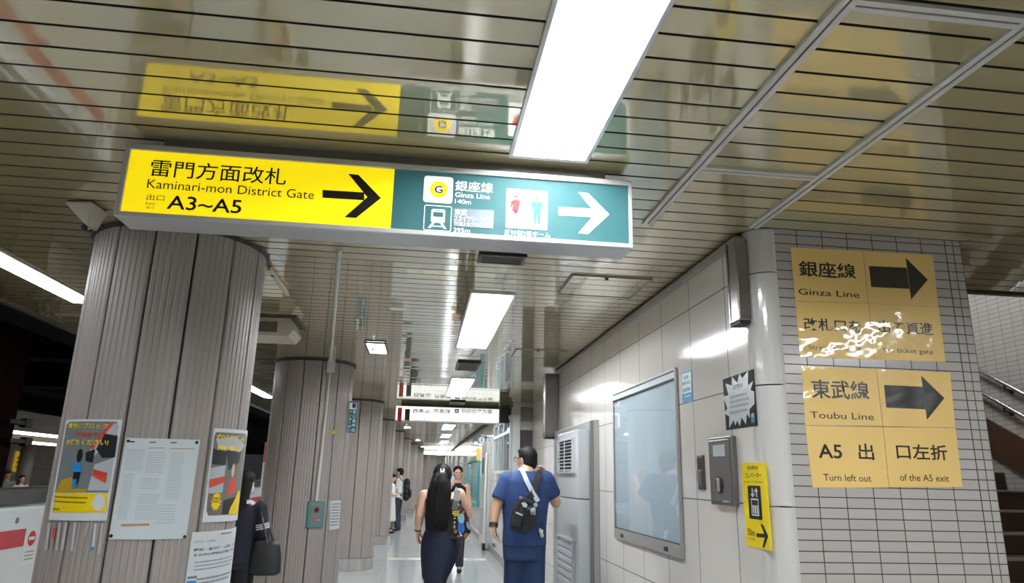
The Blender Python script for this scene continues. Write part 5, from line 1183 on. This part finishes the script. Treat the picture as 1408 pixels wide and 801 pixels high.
def small_person(label, x, y, top, fwd, cloth, ground=0., group=None, voxel=.011, pose=None):
    """a standing figure; cloth: dict of colours; pose: left and right (elbow, wrist) offsets from the shoulder in (right, forward, up)"""
    t = thing('person', label, 'person', (x, y, ground), group); s = (top-ground)/1.72
    f = Vector(fwd).normalized(); r = Vector((f.y, -f.x, 0)); O = Vector((x, y, ground))
    P = lambda a, c, z: O+(r*a+f*c)*s+Vector((0, 0, z*s))
    hc = P(0, .015, 1.60); hd = Vector(cloth.get('look', f)).normalized()
    b = BM(); HP, R3 = head(b, hc, hd, s*.98); cap(b, P(0, -.01, 1.53), .05*s, P(0, -.015, 1.42), .056*s)
    loft(b, [(P(0, 0, z), w*s, d*s) for z, w, d in ((.88, .145, .1), (1.0, .14, .098), (1.1, .125, .092), (1.25, .14, .1), (1.36, .155, .095), (1.42, .1, .07))], r)
    pose = pose or {-1: ((-.05, -.02, -.28), (-.03, .06, -.52)), 1: ((.05, -.02, -.28), (.03, .06, -.52))}
    arms = {}
    for q in (-1, 1):
        sh = P(q*.165, 0, 1.375); e, w = (sh+(r*v[0]+f*v[1])*s+Vector((0, 0, v[2]*s)) for v in pose[q]); arms[q] = (sh, e, w)
        chain(b, ((sh, .05*s), (e, .038*s), (w, .027*s))); hand(b, w, w-e, f*1-r*q*.2, .5, .9*s, tuple(-r*q))
    legs = []
    for q in (-1, 1):
        h_, k_, a_ = P(q*.08, 0, .90), P(q*.085, .02, .49), P(q*.085, -.02, .09); legs.append((h_, k_, a_))
        chain(b, ((h_, .085*s), (k_, .055*s), (a_, .038*s))); cap(b, a_, .038*s, a_+f*.12*s+Vector((0, 0, -.05*s)), .028*s)
    solid('body', b, voxel, SKIN2, t)
    fh = Vector((hd.x, hd.y, 0)).normalized(); rh = Vector((fh.y, -fh.x, 0)); RH = Matrix((rh, fh, Vector((0, 0, 1)))).transposed()
    for q in (-1, 1): b = BM(); ball(b, hc+fh*.084*s+rh*q*.033*s+Vector((0, 0, .004*s)), (.011*s, .007*s, .006*s), 10, 8, RH); link('eye', b, M_dark, t, smooth=True)
    b = BM(); ball(b, hc-fh*.022*s+Vector((0, 0, .042*s)), (.086*s, .098*s, .086*s), 18, 12, RH); ball(b, hc-fh*.05*s+Vector((0, 0, -.01*s)), (.078*s, .062*s, .08*s), 16, 10, RH)
    if cloth.get('fringe'): ball(b, hc+fh*.07*s+Vector((0, 0, .068*s)), (.066*s, .032*s, .034*s), 12, 8, RH)
    if cloth.get('long'): loft(b, [(hc-fh*(.05+.012*k)*s+Vector((0, 0, (-.01-.085*k)*s)), (.084-.007*k)*s, (.06-.006*k)*s) for k in range(int(cloth['long']))], rh, 16)
    if cloth.get('bun'): ball(b, hc-fh*.06*s+Vector((0, 0, .13*s)), .04*s, 12, 8)
    solid('hair', b, voxel, M_hair, t)
    if 'cap' in cloth:
        b = BM(); ball(b, hc-fh*.012*s+Vector((0, 0, .06*s)), (.094*s, .104*s, .08*s), 16, 10, RH); ball(b, hc+fh*.12*s+Vector((0, 0, .05*s)), (.07*s, .07*s, .012*s), 12, 8, RH); solid('cap', b, voxel, mat('cap_'+cloth['cap'], cloth['cap'], .8), t)
    if 'top' in cloth:
        zb = cloth.get('hem', .92)
        b = BM(); loft(b, [(P(0, 0, z), w*s, d*s) for z, w, d in ((zb, .165, .125), (1.1, .152, .12), (1.25, .16, .12), (1.355, .165, .108), (1.41, .1, .08), (1.435, .066, .066))], r)
        sl_ = cloth.get('sleeve', 0)
        for q in (-1, 1):
            sh, e, w = arms[q]
            if sl_: ball(b, sh, .066*s, 12, 8); cyl(b, sh, sh+(e-sh)*min(1, sl_), .066*s, .062*s, 14)
            if sl_ > 1: ball(b, e, .056*s, 12, 8); cyl(b, e, e+(w-e)*(sl_-1), .054*s, .046*s, 14)
        solid('top', b, voxel, mat('top_'+cloth['top'], cloth['top'], .8), t)
    if 'legs' in cloth:
        b = BM(); loft(b, [(P(0, 0, z), w*s, d*s) for z, w, d in ((.84, .155, .115), (.95, .158, .12), (1.03, .148, .112))], r)
        for h_, k_, a_ in legs: cyl(b, h_, k_, .096*s, .076*s, 14); ball(b, k_, .076*s, 12, 8); cyl(b, k_, a_, .076*s, .068*s, 14)
        solid('trousers', b, voxel, mat('legs_'+cloth['legs'], cloth['legs'], .85), t)
    if 'skirt' in cloth:
        b = BM(); zl = cloth.get('skirt_hem', .35); loft(b, [(P(0, 0, z), w*s, d*s) for z, w, d in ((zl, .21, .18), (.7, .185, .15), (.95, .16, .125), (1.06, .14, .11))], r); solid('skirt', b, voxel, mat('skirt_'+cloth['skirt'], cloth['skirt'], .85), t)
    for h_, k_, a_ in legs: b = BM(); shoe(b, a_, f, ground, .26*s, .045*s); solid('shoe', b, voxel, mat('shoe_'+cloth.get('shoes', '111111'), cloth.get('shoes', '111111'), .5), t)
    return t, P, arms, r, f, s
# young man in white waiting by the sixth column, facing left
p = onz(549, 729, 0); p = Vector((-.5, 20.4, 0)); px = ony(548, 690, 20.4).x
ym, P, arms, r, f, s = small_person('young man in a white shirt with a black backpack, standing by the columns', px, 20.4, ony(549, 643, 20.4).z, (-1, .25, 0), dict(top='dfe2e3', sleeve=.85, legs='2b3440', fringe=1, hem=.86, shoes='16171a'), pose={-1: ((-.02, .03, -.28), (.02, .12, -.5)), 1: ((.03, -.03, -.28), (.0, .06, -.52))})
t = thing('backpack', 'black backpack worn by the young man in white', 'bag', tuple(P(0, -.2, 1.0)))
b = BM()
for z, w in ((1.32, .09), (1.2, .11), (1.05, .115), (.93, .1)): ball(b, P(0, -.215, z), (.1*s, .13*s, .12*s), 14, 10)
pk = solid('main_pouch', b, .012, M_nyl, t)
b = BM(); ball(b, P(0, -.32, 1.02), (.05*s, .09*s, .13*s), 12, 8); solid('front_pocket', b, .012, mat('nylon_pocket', '1b1d22', .55), t)
for q in (-1, 1): strap('strap', [P(q*.09, -.13, 1.37), P(q*.10, -.02, 1.44), P(q*.11, .10, 1.36), P(q*.13, .12, 1.2), P(q*.15, .02, 1.05), P(q*.13, -.13, .97)], .05, .012, M_nyl, t, None, [tuple(f*-.5+Vector((0, 0, 1))), (0, 0, 1), tuple(f), tuple(f), tuple(r*q), tuple(r*q)])
# his companion, half hidden behind the fourth column
px = ony(537.5, 690, 19.6).x
small_person('long-haired woman in white facing the young man, half hidden by a column', px, 19.6, ony(540, 651, 19.6).z, (1, -.1, 0), dict(top='d8d6d2', sleeve=.9, skirt='d2d0cc', long=5, fringe=1, hem=.95), pose={-1: ((-.03, .05, -.26), (.08, .22, -.22)), 1: ((.03, .05, -.26), (-.08, .22, -.24))})
# woman in a black sleeveless top walking towards the camera
px = ony(628.5, 680, 12.0).x
wz = ony(628, 640, 12.0).z
fw_, P, arms, r, f, s = small_person('woman in a black sleeveless top coming towards the camera, hand at her face', px, 12.0, wz, (-.05, -1, 0), dict(top='141214', legs='2a2a30', hem=.95, bun=0), voxel=.009, pose={-1: ((-.05, .02, -.27), (-.03, .1, -.5)), 1: ((.06, .10, -.22), (-.06, .20, .0))})
t = thing('phone', 'pale phone held up by the woman in the black sleeveless top', 'phone', tuple(arms[1][2]+Vector((0, 0, .1))))
c = arms[1][2]+Vector((.0, -.03, .09)); b = BM(); box(b, c.x-.036, c.x+.036, c.y-.005, c.y+.005, c.z-.075, c.z+.075, .004); link('case', b, mat('phone_case', 'c9c9cc', .35), t)
b = BM(); box(b, c.x-.03, c.x-.005, c.y-.008, c.y-.004, c.z+.04, c.z+.066, .002); link('camera_bump', b, M_dark, t)
# schoolgirl behind the poster column
yS = 6.25; px = ony(333, 700, yS).x
_, P, arms, r, f, s = small_person('long-haired person in a navy jacket with white stripes behind the poster column', px, yS, ony(344, 646, yS).z, (.12, .99, 0), dict(top='0b0e1e', sleeve=1.95, legs='0e0f16', long=5, fringe=1, hem=.88), voxel=.009, pose={-1: ((-.05, .02, -.27), (.0, .14, -.44)), 1: ((.05, .03, -.26), (.06, .10, -.46))})
girl = _
M_str = mat('stripe_white', 'd5d5d6', .7)
sh, e, w = arms[1]; d = (e-sh)
for k in range(3):
    pts = []
    b = BM(); c = sh+d*(.52+.07*k); cyl(b, c, c+d.normalized()*.009, .0672*s, .0668*s, 20); link('sleeve_stripe', b, M_str, girl)
b = BM()
box(b, 0, .001, 0, .001, 0, .001); b.free()
strap('collar', [P(-.09, -.06, 1.435), P(0, -.085, 1.43), P(.09, -.06, 1.435), P(.13, .03, 1.40)], .03, .02, M_str, girl, None, [tuple(-f), tuple(-f), tuple(-f+r), tuple(r)])
hcg = P(0, .015, 1.60); b = BM(); ball(b, hcg+f*.085*s+Vector((0, 0, -.045*s)), (.055*s, .03*s, .05*s), 12, 8); link('face_mask', b, M_str, girl, smooth=True)
t = thing('shoulder_bag', 'dark shoulder bag at the right hip of the person in the navy jacket', 'bag', tuple(P(.3, -.02, .95)))
b = BM()
c = P(.27, -.01, .95); loft(b, [(c+Vector((0, 0, z)), w, d) for z, w, d in ((-.14, .10, .055), (-.12, .13, .07), (0, .125, .07), (.10, .105, .055), (.13, .08, .035))], (1, 0, 0))
bg = solid('pouch', b, .01, mat('bag_black', '0f0f12', .5), t)
strap('strap', [P(.30, .08, 1.08), P(.22, .05, 1.3), P(.16, .0, 1.435), P(.22, -.08, 1.3), P(.30, -.1, 1.08)], .03, .008, mat('bag_black', '0f0f12', .5), t, None, [tuple(r)]*5)
# two people on the opposite platform
for lab, px, py, X, cl in (('man in a grey cap across the tracks at the left edge', 12, 647, -9.3, dict(top='7d8790', sleeve=.9, legs='3a3d44', cap='2f3338')), ('woman in a white top across the tracks at the left edge', 31, 654, -9.0, dict(top='d9d4cc', sleeve=.3, legs='4a4440', long=3))):
    q = onx(px, py, X); small_person(lab, X, q.y, min(q.z+.02, 1.75), (.7, -.7, 0), cl, 0., 'people on the opposite platform', .016)
